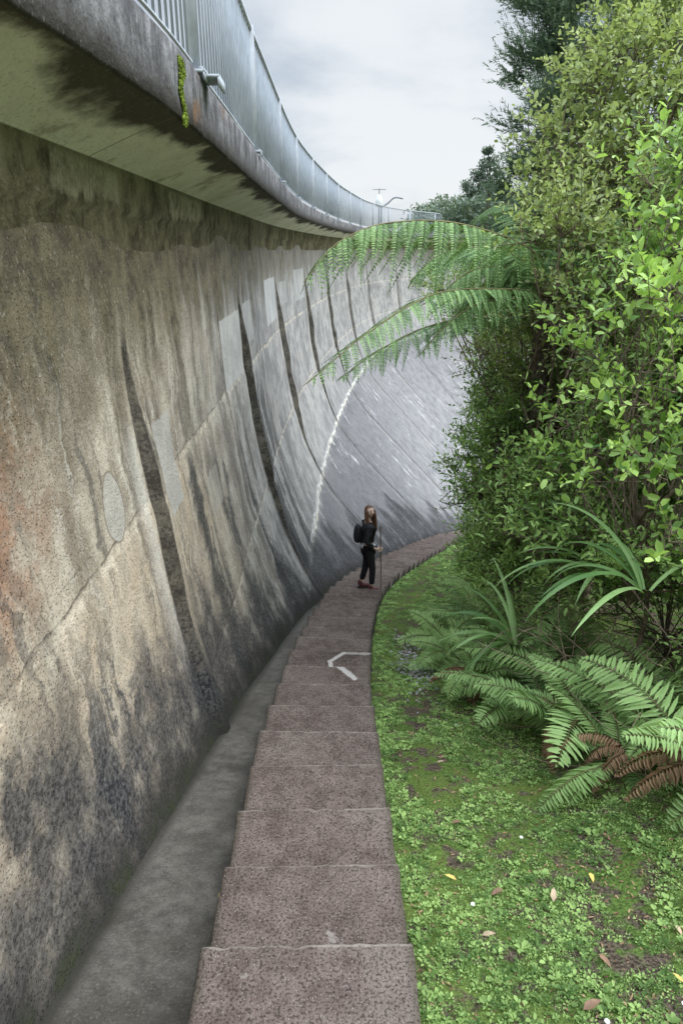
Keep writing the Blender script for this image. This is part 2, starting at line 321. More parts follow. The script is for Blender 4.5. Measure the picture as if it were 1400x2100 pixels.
def soil_mat():
    b=NB('ground_soil'); P=b.obj(); n1=b.noise(P,1.3,5,.6); n2=b.noise(P,8,6,.6); n3=b.noise(P,60,4,.6)
    c=b.mix(b.ss(n3,.35,.65),(.05,.038,.027),(.19,.148,.11))
    gr=b.mix(b.ss(n3,.3,.7),(.05,.09,.022),(.16,.25,.058)); gr=b.mix(b.ss(n1,.45,.65,0,.5),gr,(.19,.235,.06))
    c=b.mix(b.ss(b.add(b.mul(n2,.7),b.mul(n1,.35)),.46,.55),c,gr)
    return b.fin(b.bsdf(c,.95,b.bump(b.add(n3,n2),1,.03),spec=.1))
M_wall=wall_mat(); M_deck=deck_mat(); M_step=step_mat(); M_chan=channel_mat(); M_soil=soil_mat()
M_steel=plain('galvanised_steel',(.36,.395,.44),.9,.12,6,0,.05,.05)
M_steel2=plain('galvanised_rail',(.46,.49,.53),.85,.12,6,0,.1,.05)
M_moss=plain('moss_green',(.17,.23,.035),.95,.6,30,0,.1,1)
M_bark=plain('bark_brown',(.17,.13,.095),.9,.5,14,0,.2,1)
M_barkd=plain('bark_dark',(.10,.078,.06),.9,.5,20,0,.2,1)
M_twig=plain('dead_twig',(.26,.19,.14),.9,.4,20,0,.2,.6)
M_stone=plain('grey_gravel',(.36,.36,.36),.9,.4,12,0,.2,.6)
M_pale=leafmat('leaf_pale_green',(.055,.09,.025),(.54,.62,.26),.45,.34,.3)
M_mid=leafmat('leaf_mid_green',(.04,.09,.025),(.37,.54,.17),.4,.32,.3)
M_bright=leafmat('leaf_bright_green',(.07,.17,.035),(.50,.70,.19),.35,.37,.35)
M_dark=leafmat('leaf_dark_green',(.035,.06,.022),(.24,.33,.12),.5,.25,.25)
M_needle=leafmat('needle_green',(.04,.07,.045),(.22,.30,.20),.6,.25,.2)
M_frond=leafmat('tree_fern_green',(.045,.105,.032),(.33,.50,.19),.5,.24,.25)
M_fern=leafmat('ground_fern_green',(.055,.12,.035),(.38,.55,.21),.5,.27,.22)
M_dead=leafmat('dead_frond_brown',(.10,.055,.03),(.48,.31,.19),.8,.1,.2)
M_strap=leafmat('strap_leaf_green',(.06,.15,.04),(.38,.56,.22),.4,.28,.35)
M_weed=leafmat('weed_green',(.065,.13,.033),(.37,.53,.17),.55,.27,.2)
M_far=leafmat('distant_leaf',(.10,.13,.11),(.25,.31,.22),.8,.15,.1)
M_stem=plain('stem_green_brown',(.16,.14,.06),.7,.3,10)

# ------------------------------------------------------------------ dam
joints=[4.55+5.6*k for k in range(-2,9)]
us=list(np.arange(-9,30,.3))+list(np.arange(30,float(FS[-1]),.8))
for j in joints:
    us=[q for q in us if abs(q-j)>.22]
    us+= [j-.20,j-.045,j-.03,j+.01,j+.025,j+.13,j+.145,j+.20]
us=np.array(sorted(us))
prof=np.array([(1.0,-.62),(.30,-.60),(-.2,-.58),(-1,-.55),(-2,-.48),(-3,-.34),(-3.5,-.22),(-4,-.07),(-4.5,.10),(-5.2,.40),(-6,1.0),(-6.6,1.56),(-7.4,2.33),(-8.7,3.6),(-10,4.8),(-12,6.4),(-16,8.8)])
zs=np.concatenate([np.arange(.9,-9,-.14),np.arange(-9,-16,-.5)])
def off(z):
    o=np.interp(z,prof[::-1,0],prof[::-1,1])
    return (o+np.interp(z+.35,prof[::-1,0],prof[::-1,1])+np.interp(z-.35,prof[::-1,0],prof[::-1,1]))/3
U,Z=np.meshgrid(us,zs,indexing='ij')
x,y,nx,ny,tx,ty=fpt(U)
O=off(Z)+(vnoise(U*.9,Z*1.2,1)-.5)*.035+(vnoise(U*3.1,Z*3.3,2)-.5)*.012
lift=np.mod(-Z-1.6,LS); O=O+np.where((lift<.14)&(Z<-1.5),-.012,0)+np.where(Z<-1.6,.012,0)
for i,j in enumerate(joints):
    amp=(.08 if j<6 else .115)*(.75+.5*vnoise(Z*2.3,np.full_like(Z,j),6))
    O=O+amp*sst(-Z,.55+.1*math.sin(j),1.7)*(1-.80*sst(-Z,3.0,4.6))*((U>j-.02)&(U<j+.138))
X=x+nx*O; Y=y+ny*O
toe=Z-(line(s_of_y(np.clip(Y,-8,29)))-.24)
nu,nz_=U.shape
idx=np.arange(nu*nz_).reshape(nu,nz_)
F=np.stack([idx[:-1,:-1],idx[:-1,1:],idx[1:,1:],idx[1:,:-1]],-1).reshape(-1,4)
dam=empty('concrete_dam',(-1.4,8,-5),'tall curved grey concrete dam with dark streaks','dam')
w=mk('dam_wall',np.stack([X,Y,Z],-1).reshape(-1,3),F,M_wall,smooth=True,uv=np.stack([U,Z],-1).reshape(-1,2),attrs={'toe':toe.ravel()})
child(w,dam)
us2=np.concatenate([np.arange(-9,30,.12),np.arange(30,float(FS[-1]),.8)])
cs=[(-.66,-.10),(-.58,.0),(-.565,.20),(-.53,.235),(-.51,.46),(-.49,.475),(-.28,.56),(-.10,.63),(-.03,.655),(-.008,.66),(0,.668),(0,.72),(0,.80),(0,.88),(0,.975),(-.008,.987),(-.03,.99),(-.9,1.0),(-1.75,1.0),(-1.75,.6),(-1.75,-9)]
cs=np.array(cs); U2,K=np.meshgrid(us2,np.arange(len(cs)),indexing='ij'); o2=cs[K,0]; z2=cs[K,1]
x,y,nx,ny,tx,ty=fpt(U2)
jit=(vnoise(U2*4,K*1.7,8)-.5)*.006*((K>7)&(K<17)); o2j=o2+jit-.01-back(U2)*np.clip((o2+.49)/.49,0,1)*(K<17); z2j=z2+((vnoise(U2*5,U2*0,9)-.5)*.008+(vnoise(U2*13,U2*0,19)-.5)*.008)*((K>6)&(K<12))
idx=np.arange(U2.size).reshape(U2.shape)
F=np.stack([idx[:-1,:-1],idx[1:,:-1],idx[1:,1:],idx[:-1,1:]],-1).reshape(-1,4)
dk=mk('walkway_deck',np.stack([x+nx*o2j,y+ny*o2j,z2j],-1).reshape(-1,3),F,M_deck,uv=np.stack([U2,z2],-1).reshape(-1,2),attrs={'off':o2.ravel()})
child(dk,dam)
def mossclump(s0,s1,za,zb,nn):
    acc=Acc(); ss_=rng.uniform(0,1,nn); zz=rng.uniform(0,1,nn)
    for a,c in zip(ss_,zz):
        wv=.15+.85*vnoise(np.array([c*8.0]),np.array([s0*3]),4)[0]
        a=(s0+s1)/2+(a-.5)*(s1-s0)*wv+.03*math.sin(c*9); c=za+(zb-za)*c
        x,y,nx,ny,tx,ty=fpt(a); r=rng.uniform(.004,.012); bk=float(back(a))+.008
        p=np.array([x+nx*(.004-bk),y+ny*(.004-bk),c]); V=p+np.vstack([np.eye(3),-np.eye(3)])*r*rng.uniform(.7,1.4,(6,1))
        Fo=np.array([[0,1,2],[1,3,2],[3,4,2],[4,0,2],[1,0,5],[3,1,5],[4,3,5],[0,4,5]]); acc.add(V,Fo)
    V,F,T=acc.get(); child(mk('moss_clump',V,F,M_moss),dam)
mossclump(4.10,4.26,.62,.94,600)
# fence
fence=empty('steel_fence',(-.9,8,1.0),'galvanised steel railing with vertical bars along curved walkway edge','fence')
def along(offs,z0,z1,wd,s0,s1,step):
    q=np.arange(s0,s1,step); x,y,nx,ny,tx,ty=fpt(q); bk=back(q)
    ring=[(offs-wd/2,z0),(offs+wd/2,z0),(offs+wd/2,z1),(offs-wd/2,z1)]
    V=np.stack([np.stack([x+nx*(o-bk),y+ny*(o-bk),np.full_like(x,z)],-1) for o,z in ring],1).reshape(-1,3)
    F=[]
    for i in range(len(q)-1):
        for j in range(4): F.append((i*4+j,i*4+(j+1)%4,(i+1)*4+(j+1)%4,(i+1)*4+j))
    return V,np.array(F)
Smax=49.0
for nm,z0,z1,wd in [('top_rail',2.14,2.185,.045),('bottom_rail',1.05,1.064,.016)]:
    V,F=along(-.06,z0,z1,wd,-8,Smax,.35); child(mk(nm,V,F,M_steel2),fence)
A=Acc(); q=np.concatenate([np.arange(-7.9,40,.13),np.arange(40,Smax,.16)])
for s_ in q:
    x,y,nx,ny,tx,ty=fpt(s_); bk=float(back(s_))+.06; ax=np.array([[nx,ny,0],[tx,ty,0],[0,0,1]]); V,F=box((x-nx*bk,y-ny*bk,1.60),.012,.016,1.08,ax); A.add(V,F)
V,F,T=A.get(); o=mk('infill_bars',V,F,M_steel); o['kind']='stuff'; child(o,fence)
pm=None
for i,s_ in enumerate(np.arange(4.85-10.8,Smax,3.6)):
    x,y,nx,ny,tx,ty=fpt(s_); bk=float(back(s_))
    if pm is None:
        A=Acc()
        for c,sx,sy,sz in [((-.055,0,.60),.07,.05,1.17),((-.035,0,.008),.12,.14,.016),((.016,0,-.012),.012,.14,.05),((.0,.045,.024),.02,.02,.016),((.0,-.045,.024),.02,.02,.016)]:
            V,F=box(c,sx,sy,sz); A.add(V,F)
        V,F,T=A.get(); o=mk('post',V,F,M_steel2); pm=o.data
    else:
        o=bpy.data.objects.new('post',pm); COL.objects.link(o)
    o.rotation_euler=(0,0,math.atan2(ny,nx)); o.location=(x-nx*bk,y-ny*bk,1.0); child(o,fence)
x,y,nx,ny,tx,ty=fpt(4.95); ax=np.array([[nx,ny,0],[tx,ty,0],[0,0,1]]); A=Acc()
for o_,z_,a_,b_,c_ in [(.03,.992,.14,.24,.016),(.095,.965,.012,.24,.055)]:
    V,F=box((x+nx*o_,y+ny*o_,z_),a_,b_,c_,ax); A.add(V,F)
V,F,T=A.get(); child(mk('bracket',V,F,M_steel2),fence)
def lathe(pr,c,n=14):
    pr=np.asarray(pr); th=np.arange(n)*2*math.pi/n
    V=np.concatenate([np.stack([c[0]+r*np.cos(th),c[1]+r*np.sin(th),np.full(n,c[2]+z)],-1) for r,z in pr])
    F=[(i*n+j,i*n+(j+1)%n,(i+1)*n+(j+1)%n,(i+1)*n+j) for i in range(len(pr)-1) for j in range(n)]
    return V,np.array(F)
x,y,nx,ny,tx,ty=fpt(40.8); bx,by=x-nx*.6,y-ny*.6
wm=empty('weather_mast',(bx,by,1.0),'small white instrument cylinder and vane on slim mast above the railing','mast')
M_white=plain('white_paint',(.72,.73,.74),.5,.08,4); M_grey=plain('grey_metal',(.25,.27,.29),.5,.1,6,.5)
V,F=tube([(bx,by,1.0),(bx,by,2.0),(bx,by,3.1)],[.045,.04,.02],8); child(mk('mast',V,F,M_grey),wm)
V,F=lathe([(0,2.2),(.17,2.2),(.19,2.3),(.19,2.62),(.13,2.68),(.13,2.75),(0,2.82)],(bx,by,0)); child(mk('instrument_cylinder',V,F,M_white,smooth=False),wm)
V,F=tube([(bx-.35,by,3.05),(bx+.35,by,3.05)],[.02,.02],6); child(mk('cross_arm',V,F,M_grey),wm)
x,y,nx,ny,tx,ty=fpt(42.5); dx,dy=x-nx*.5,y-ny*.5
V,F=tube(spl([(dx-.6,dy,2.3),(dx-.35,dy,2.35),(dx-.1,dy,2.5),(dx+.15,dy,2.72),(dx+.4,dy,2.76),(dx+.7,dy,2.70)],14),.045,8)
V2,F2=tube([(dx-.5,dy,.98),(dx-.5,dy,2.34)],.05,8); A=Acc(); A.add(V,F); A.add(V2,F2); V,F,T=A.get()
mk('pipe_arm',V,F,M_grey,label='curved grey steel pipe arm standing on the dam crest',cat='pipe')

# ------------------------------------------------------------------ stairs, channel
stairs=empty('concrete_stairs',(-.13,2,-2.6),'long flight of worn reddish grey concrete steps beside the dam','stairs')
TR=.53; s0=1.93-TR*9
sedges=[s0+TR*i+random.uniform(-.012,.012) for i in range(60)]
for i in range(1,len(sedges)):
    a,c=sedges[i-1]-.004,sedges[i]; zt=line(c)+random.uniform(-.005,.005)
    V=[]; UVv=[]; hw=.425; er=np.random.default_rng(i)
    sk=er.normal(0,.005); tilt=er.normal(0,.003)
    def pt(uu,vv,z):
        s=a+(c-a)*vv; x,y,tx,ty=spt(s); l=(uu-.5)*2*(hw+sk)
        return (x+ty*l,y-tx*l,z)
    lu=[0,.006]+list(np.linspace(.03,.97,26))+[.994,1]; lv=[0,.15,.35,.55,.75,.9,.985,1.0]
    G=len(lu);H=len(lv); ej=er.normal(0,.0018,G); ej=ej+np.interp(np.arange(G),np.linspace(0,G,6),er.normal(0,.003,6)); ejs=er.normal(0,.003,(2,H)); chip=er.random(G)<.04
    for iu,uu in enumerate(lu):
        for iv,vv in enumerate(lv):
            dz=tilt*(uu-.5)*2
            if uu in(0,1): dz-=.005
            if vv==1.0: dz-=.005
            if vv>=.98 and chip[iu]: dz-=.005
            p=pt(uu,vv,zt+dz); jx=(ej[iu]-(.007 if chip[iu] else 0))*(vv>.95); s=spt(c); sj=0
            if uu==0: sj=ejs[0,iv]
            if uu==1: sj=ejs[1,iv]
            V.append((p[0]+s[2]*jx+s[3]*sj,p[1]+s[3]*jx-s[2]*sj,p[2])); UVv.append((uu,vv))
    n0=len(V); Fc=[]
    for iu in range(G-1):
        for iv in range(H-1):
            k=iu*H+iv; Fc.append((k,k+H,k+H+1,k+1))
    bd=[iu*H for iu in range(G)]+[(G-1)*H+iv for iv in range(1,H)]+[iu*H+H-1 for iu in range(G-2,-1,-1)]+[iv for iv in range(H-2,0,-1)]
    for k in bd:
        V.append((V[k][0],V[k][1],zt-.55)); UVv.append(UVv[k])
    m=len(bd)
    for q_ in range(m):
        k=(q_+1)%m; Fc.append((bd[q_],n0+q_,n0+k,bd[k]))
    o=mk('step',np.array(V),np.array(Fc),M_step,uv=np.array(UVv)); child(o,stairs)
q=np.arange(-6,28,.12); lat=np.linspace(0,1,14); Q,Lt=np.meshgrid(q,lat,indexing='ij')
x,y,tx,ty=spt(Q); wd=np.interp(Q,[-6,14,28],[1.3,1.3,2.0]); l=-(.40+Lt*wd)
X=x+ty*l;Y=y-tx*l; Z=line(Q)-.27+.03*(Lt-.2)**2*4+(vnoise(Q*2,Lt*5)-.5)*.008
fx_=np.interp(Y,FP[:1000,1],FP[:1000,0]); dist=np.clip((X-fx_)-off(Z),0,2)
idx=np.arange(Q.size).reshape(Q.shape); F=np.stack([idx[:-1,:-1],idx[:-1,1:],idx[1:,1:],idx[1:,:-1]],-1).reshape(-1,4)
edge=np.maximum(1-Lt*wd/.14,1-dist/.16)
mk('drain_path',np.stack([X,Y,Z],-1).reshape(-1,3),F,M_chan,smooth=True,attrs={'edge':edge.ravel()},kind='structure')
# ------------------------------------------------------------------ ground
def axis(lo,f0,f1,hi,st):
    a=np.arange(f0,f1,st); b=f1+np.cumsum(st*1.13**np.arange(1,80)); b=b[b<hi]; c=f0-np.cumsum(st*1.13**np.arange(1,80)); c=c[c>lo][::-1]
    return np.concatenate([c,a,b])
gx=axis(-450,-.6,4,450,.07); gy=axis(-450,0,18,450,.08)
GX,GY=np.meshgrid(gx,gy,indexing='ij'); GZ=ground(GX,GY)
cxx=cx_of_y(np.clip(GY,-9,29)); under=(GX<cxx+.36)&(GX>cxx-8)&(GY<29.5)&(GY>-9); GZ=np.where(under,GZ-.6,GZ)
idx=np.arange(GX.size).reshape(GX.shape); F=np.stack([idx[:-1,:-1],idx[1:,:-1],idx[1:,1:],idx[:-1,1:]],-1).reshape(-1,4)
mk('ground',np.stack([GX,GY,GZ],-1).reshape(-1,3),F,M_soil,smooth=True,kind='structure')

# ------------------------------------------------------------------ leaves
def leafV(p,d,n,L,W,fold=.18,rnd=False,curl=.12):
    d=nrm(d); sd=nrm(np.cross(d,n)); n=np.cross(sd,d); N=len(p)
    L=np.broadcast_to(L,(N,))[:,None]; W=np.broadcast_to(W,(N,))[:,None]
    if rnd: t=[(0,0,0),(-.42,.2,fold),(-.5,.72,fold),(0,1,-curl),(.5,.72,fold),(.42,.2,fold)]
    else: t=[(0,0,0),(-.45,.28,fold),(-.36,.66,fold*.8),(0,1,-curl),(.36,.66,fold*.8),(.45,.28,fold)]
    V=np.stack([p+sd*W*a+d*L*b_+n*W*c for a,b_,c in t],1).reshape(-1,3)
    b0=np.arange(N)[:,None]*6
    F=np.concatenate([b0+np.array([[0,3,2,1]]),b0+np.array([[0,5,4,3]])],1).reshape(-1,4)
    return V,F
def rdir(n): return nrm(rng.normal(size=(n,3)))
def crown(clumps,dens,K,L,W,tl,sub=9,tb=.25,rnd=False,upb=.35,spread=1.0):
    A=Acc(); S=Acc(); subs=[]
    for (cx,cy,cz,r) in clumps:
        ct=rng.uniform(-.16,.14); D=rdir(sub); D[:,2]=np.where(D[:,2]<-.4,-D[:,2]*.5,D[:,2]); 
        for d in D:
            subs.append(np.array([cx,cy,cz])+d*r*rng.uniform(.4,.95)*spread); 
            sr=r*rng.uniform(.16,.46); n=int(dens*(sr/.2)**2)
            if n<2: continue
            dd=nrm(rdir(n)+d*.45+np.array([0,0,.35])); dd[:,2]*=.7; p=subs[-1]+dd*sr*rng.uniform(.3,1.25,(n,1))**.7
            ax=nrm(dd*.8+d*.4+rng.normal(size=(n,3))*.45+np.array([0,0,upb]))
            t=np.linspace(.1,1,K); tlr=tl*rng.uniform(.5,1.8,(n,1))
            ref=nrm(np.cross(ax,rdir(n))); ref2=np.cross(ax,ref)
            ph=t*K*2.4
            P=p[:,None]+ax[:,None]*(t*tlr)[:,:,None]+np.array([0,0,-1.])*((t**2)*tlr*.15)[:,:,None]
            perp=ref[:,None]*np.cos(ph)[None,:,None]+ref2[:,None]*np.sin(ph)[None,:,None]
            dl=ax[:,None]*(.25+.6*t)[None,:,None]+perp*.9+np.array([0,0,.1])
            N=n*K; nn=nrm(np.array([0,0,.9])+rng.normal(size=(N,3))*.5+np.repeat(dd,K,0)*.35)
            Ls=L*rng.uniform(.5,1.25,N)*np.tile(1-.35*t**3,n)
            V,F=leafV(P.reshape(-1,3),dl.reshape(-1,3),nn,Ls,Ls*W/L,rnd=rnd)
            hz=np.clip(dd[:,2]*.30,-.2,.25); ti=tb+ct+rng.uniform(-.22,.2)+np.repeat(hz,K)+rng.uniform(-.2,.26,N)+np.tile(.34*t**2,n)
            A.add(V,F,np.repeat(np.clip(ti,0,1),6))
            for q in range(min(n,12)):
                e=P[q,-1]; st=subs[-1]-d*sr*.5; Vt,Ft=tube([st,P[q,0],e],[.005,.0035,.002],3); S.add(Vt,Ft)
    return A,subs,S
def branches(base,subs,r0=.06,S=None):
    A=S or Acc(); base=np.array(base,float); SB=np.array(subs); cen=SB.mean(0)
    fork=base*.45+cen*.55; fork[2]=base[2]+(cen[2]-base[2])*.6
    pts=spl([base-np.array([0,0,.3]),base+(fork-base)*.5+rng.normal(size=3)*.08,fork],7); V,F=tube(pts,np.linspace(r0*1.3,r0*.85,7),8); A.add(V,F)
    for s in SB[::2]:
        t=rng.uniform(.5,1); st=base+(fork-base)*t
        m1=st*.6+s*.4+rng.normal(size=3)*.18; m2=st*.25+s*.75+rng.normal(size=3)*.18
        V,F=tube(spl([st,m1,m2,s],8),np.linspace(r0*.4,r0*.08,8),5); A.add(V,F)
    return A
def tree(name,base,clumps,mat,dens,K,L,W,tl,label,cat='tree',sub=9,tb=.25,r0=.06,bm=None,rnd=False,group=None,upb=.35,spread=1.0):
    base=(base[0],base[1],float(ground(base[0],base[1])))
    e=empty(name,base,label,cat,group)
    A,subs,S=crown(clumps,dens,K,L,W,tl,sub,tb,rnd,upb,spread); V,F,T=A.get(); child(mk('crown',V,F,mat,tint=T),e)
    V,F,T=S.get(); Sq=Acc(); Sq.add(V,F)
    B=branches(base,subs,r0,Sq); V,F,T=B.get(); child(mk('trunk',V,F,bm or M_bark,smooth=True),e)
    return e
tree('tree',(3.3,8.3),[(3.75,9.44,2.15,.8),(2.95,8.63,1.45,.56),(3.35,7.9,1.05,.75),(2.6,8.4,.8,.48),(2.95,7.6,.25,.62),(2.5,8.3,.0,.5),(4.3,8.6,2.6,.75),(3.9,7.8,1.8,.65),(4.2,7.6,.6,.85),(2.5,8.6,1.2,.3)],
     M_pale,16,8,.088,.052,.36,'tall small-leaved evergreen tree with pale yellow-green leaves','tree',sub=13,tb=.32,r0=.08,spread=1.2)
tree('shrub',(2.6,7.6),[(2.3,7.9,-.45,.5),(2.6,6.8,-.46,.55),(2.3,8.1,-1.0,.5),(2.5,7.1,-1.06,.55),(1.5,9.8,-.62,.36),(1.9,9.5,-.95,.42),(3.1,6.6,-.3,.6),(3.0,6.3,-1.2,.55),(2.15,8.6,-1.35,.4),(2.05,6.75,.05,.3),(2.2,6.6,-.5,.3),(2.3,7.5,-1.6,.4)],
     M_pale,20,8,.078,.045,.30,'dense small-leaved shrub with pale green leaves beside the path','shrub',sub=13,tb=.28,r0=.05,spread=1.15)
tree('shrub',(2.1,8.0),[(2.1,8.5,-1.7,.42),(1.95,8.0,-2.35,.42),(1.8,7.7,-2.85,.34),(2.25,7.4,-1.84,.5),(2.1,6.9,-2.5,.42),(2.45,9.6,-2.2,.55),(2.7,10.8,-3.0,.55),(1.95,8.9,-3.1,.36)],
     M_mid,26,8,.078,.04,.26,'green dense shrub overhanging the mossy path edge','shrub',sub=14,tb=.24,r0=.04,bm=M_barkd,spread=1.12)
tree('shrub',(2.3,4.8),[(2.2,4.9,.30,.26),(2.0,4.76,-.12,.30),(2.07,4.35,-.42,.3),(2.0,5.0,-.85,.36),(2.12,4.1,-.95,.34),(1.92,5.3,-1.28,.33),(2.05,4.3,-1.42,.32),(1.85,5.2,-1.66,.3),(2.1,3.85,-1.8,.3),(2.5,4.6,-.5,.45),(2.4,4.6,-1.1,.4)],
     M_bright,10,10,.085,.044,.36,'broad-leaved shrub with glossy bright green leaves on thin stems','shrub',sub=9,tb=.40,r0=.018,rnd=True,spread=1.3)
tree('shrub',(2.0,6.1),[(1.8,6.0,-2.0,.34),(1.9,5.6,-2.35,.34),(2.3,5.2,-2.3,.4),(1.75,6.5,-2.7,.3),(2.3,5.9,-1.5,.42),(2.4,5.6,-.9,.45),(2.6,6.0,-.2,.4),(2.75,5.6,.5,.35),(2.5,5.3,-1.7,.4)],
     M_mid,22,9,.095,.036,.30,'mid green shrub with narrow leaves above low ferns','shrub',sub=13,tb=.44,r0=.025,spread=1.2)
for bx_,by_,cl in [((2.2),7.4,[(2.0,8.0,-3.65,.42),(2.1,7.2,-3.4,.42),(2.0,6.6,-3.2,.36),(2.7,6.5,-2.85,.5),(1.85,7.6,-3.65,.32),(1.75,7.0,-3.65,.28),(1.8,6.3,-3.3,.28)]),(2.7,9.8,[(2.3,9.4,-4.1,.45),(2.8,10.8,-4.6,.55),(3.4,12.6,-5.1,.65),(3.1,11.6,-4.2,.55),(2.0,8.8,-4.1,.3)]),(2.6,4.7,[(2.5,4.9,-2.5,.36),(2.7,4.2,-2.2,.4),(2.3,5.6,-2.9,.34),(2.9,3.6,-2.1,.4),(2.6,3.9,-2.6,.3),(2.2,4.6,-2.2,.3),(2.1,5.3,-2.5,.3)])]:
    tree('shrub',(bx_,by_),cl,M_mid,26,8,.078,.038,.22,'low green shrub filling the undergrowth behind ferns','shrub',sub=12,tb=.45,r0=.015,bm=M_barkd,spread=1.15,group='undergrowth shrubs')
tree('tree',(4.2,9.6),[(3.6,10,-2,1.0),(3.9,9,-.6,1.0),(3.2,9.6,-3,.9),(4.6,8,0,1.0),(5.2,9,2,1.0),(4.2,11,1,1.1),(3.4,11.6,-.6,.9)],
     M_dark,14,8,.12,.065,.3,'dark leafy evergreen tree forming the bush edge','tree',sub=12,tb=.4,r0=.07,bm=M_barkd)
tree('tree',(3.8,5.6),[(3.6,7,-1.5,.9),(3.3,6.2,-2.3,.8),(3.2,5.2,-2.7,.7),(4.6,6.4,.5,1.0),(3.4,5.2,-1.2,.8),(3.1,4.2,-2.2,.6),(3.3,4.5,-.6,.7),(3.2,3.6,-1.6,.6),(3.0,3.4,-2.5,.5),(3.4,5.6,.3,.65),(3.0,5.9,-1.2,.6)],
     M_mid,15,8,.11,.055,.28,'leafy bush tree with dense low branches','tree',sub=12,tb=.25,r0=.06,bm=M_barkd)
tree('tree',(3.6,14),[(3.4,13,-3.2,.9),(3.9,14.5,-2.2,1.2),(4.6,13,-.6,1.2),(5.6,16.5,-3.8,1.3),(5,15.5,-1.4,1.2),(6.8,19.5,-5,1.5),(6.2,18,-2.6,1.5)],
     M_dark,12,8,.12,.06,.32,'dark green tree further down beside the stairs','tree',sub=13,tb=.5,r0=.11,bm=M_barkd)
def feathery(name,base,clumps,label,dens=20):
    base=(base[0],base[1],float(ground(*base))); e=empty(name,base,label,'tree')
    A=Acc(); subs=[]
    for cx,cy,cz,r in clumps:
        for d in rdir(15):
            if d[2]<-.5: d[2]*=-.5
            sc=np.array([cx,cy,cz])+d*r*rng.uniform(.3,1.0); subs.append(sc); n=int(dens*r/.8)
            ax=nrm(d*.9+rng.normal(size=(n,3))*.45+np.array([-.45,0,.5])); p=sc+rng.normal(size=(n,3))*.12*r
            K=40; t=np.linspace(0,1,K); tl=rng.uniform(.3,.85,(n,1))*r
            bend=rng.normal(size=(n,3))*.25+np.array([0,0,.1])
            P=p[:,None]+ax[:,None]*(t*tl)[:,:,None]+bend[:,None]*((t**2)*tl)[:,:,None]
            pr=nrm(np.cross(ax[:,None],rng.normal(size=(n,K,3)))); dl=ax[:,None]*.9+pr*.7
            N=n*K; Ls=rng.uniform(.04,.08,N)
            V,F=leafV(P.reshape(-1,3),dl.reshape(-1,3),rdir(N),Ls,Ls*.2,0)
            A.add(V,F,np.repeat(np.clip(.3+rng.uniform(-.2,.3,N)+np.tile(t*.25,n),0,1),6))
    V,F,T=A.get(); child(mk('crown',V,F,M_needle,tint=T),e)
    b2=(base[0],base[1],base[2]); B=branches(b2,subs[::2],.05); V,F,T=B.get(); child(mk('trunk',V,F,M_barkd,smooth=True),e)
feathery('tree',(4.6,12.2),[(3.35,11.9,2.9,.8),(3.0,11.95,3.4,.7),(2.95,11.9,2.5,.5),(4.1,11.8,3.5,1.0),(2.85,11.0,.95,.45),(3.2,11.1,1.6,.6),(5,11.5,3.2,1.0),(3.1,11.3,.2,.7),(3.5,11.5,2.1,.8)],'feathery fine-needled tree with dark bluish foliage',26)

# ------------------------------------------------------------------ fern fronds
def bipinnate(A,pts,npairs,plen,hang=.5,tb=.45,pw=.07,sp=.0155):
    pts=spl(pts,60); seg=np.concatenate([[0],np.cumsum(np.linalg.norm(np.diff(pts,axis=0),axis=1))]); Lt=seg[-1]; seg/=Lt
    T=nrm(np.gradient(pts,axis=0))
    for i in range(npairs):
        t=.10+.9*(i+.3)/npairs
        sc=min(1,.5+t*1.7)*(1-max(0,(t-.5)/.5)**1.7*.85)
        for sg in (-1,1):
            t2=min(1,t+rng.uniform(-.3,.3)/npairs)
            p=np.array([np.interp(t2,seg,pts[:,k]) for k in range(3)]); tg=nrm(np.array([np.interp(t2,seg,T[:,k]) for k in range(3)]))
            sd=nrm(np.cross(tg,np.array([0,0,1.])))
            pl=plen*sc*rng.uniform(.76,1.12); hg=hang*rng.uniform(.7,1.25)
            d=nrm(sd*sg*1.0+tg*(.35+.5*t)+np.array([0,0,-hg*.3])+rng.normal(size=3)*.10)
            n=int(max(6,pl/sp)); q=np.linspace(.02,1,n)
            P=p+d*(q*pl)[:,None]+np.array([0,0,-1.])*(hg*pl*.75*q**1.8)[:,None]+tg*((.14+rng.normal()*.09)*pl*q**2)[:,None]
            dd=nrm(np.gradient(P,axis=0))
            s2=nrm(tg-dd*np.sum(tg*dd,1)[:,None]); nv=np.cross(s2,dd); nv=np.where(nv[:,2:3]<0,-nv,nv)
            w=(pw*rng.uniform(.9,1.1)*np.sin(np.clip(q*.92+.16,0,1)*math.pi)**.6*(1-.5*q)+.005)*min(1,pl/.3+.2)
            for s3 in (-1,1):
                ld=nrm(s2*s3*1.0+dd*.6-nv*rng.uniform(.0,.15)); V,F=leafV(P,ld,nv+rng.normal(size=(n,3))*.08,w*rng.uniform(.86,1.08,n),sp*1.0,fold=.10)
                alt=np.where(np.arange(n)%2==0,.12,-.12)
                A.add(V,F,np.repeat(np.clip(tb+alt+(.12 if s3>0 else -.12)+rng.uniform(-.14,.14)+rng.uniform(-.08,.08,n)+.08*q,0,1),6))
            V,F=tube(P[::3] if n>9 else P,.0024,3); A.add(np.asarray(V),F,.0)
    return pts
tfz=float(ground(2.15,7.35))
tf=empty('tree_fern',(2.15,7.35,tfz),'tree fern with long arching feathery fronds reaching towards the dam','tree fern')
A=Acc(); RA=Acc(); cr=np.array([2.1,7.3,-.45])
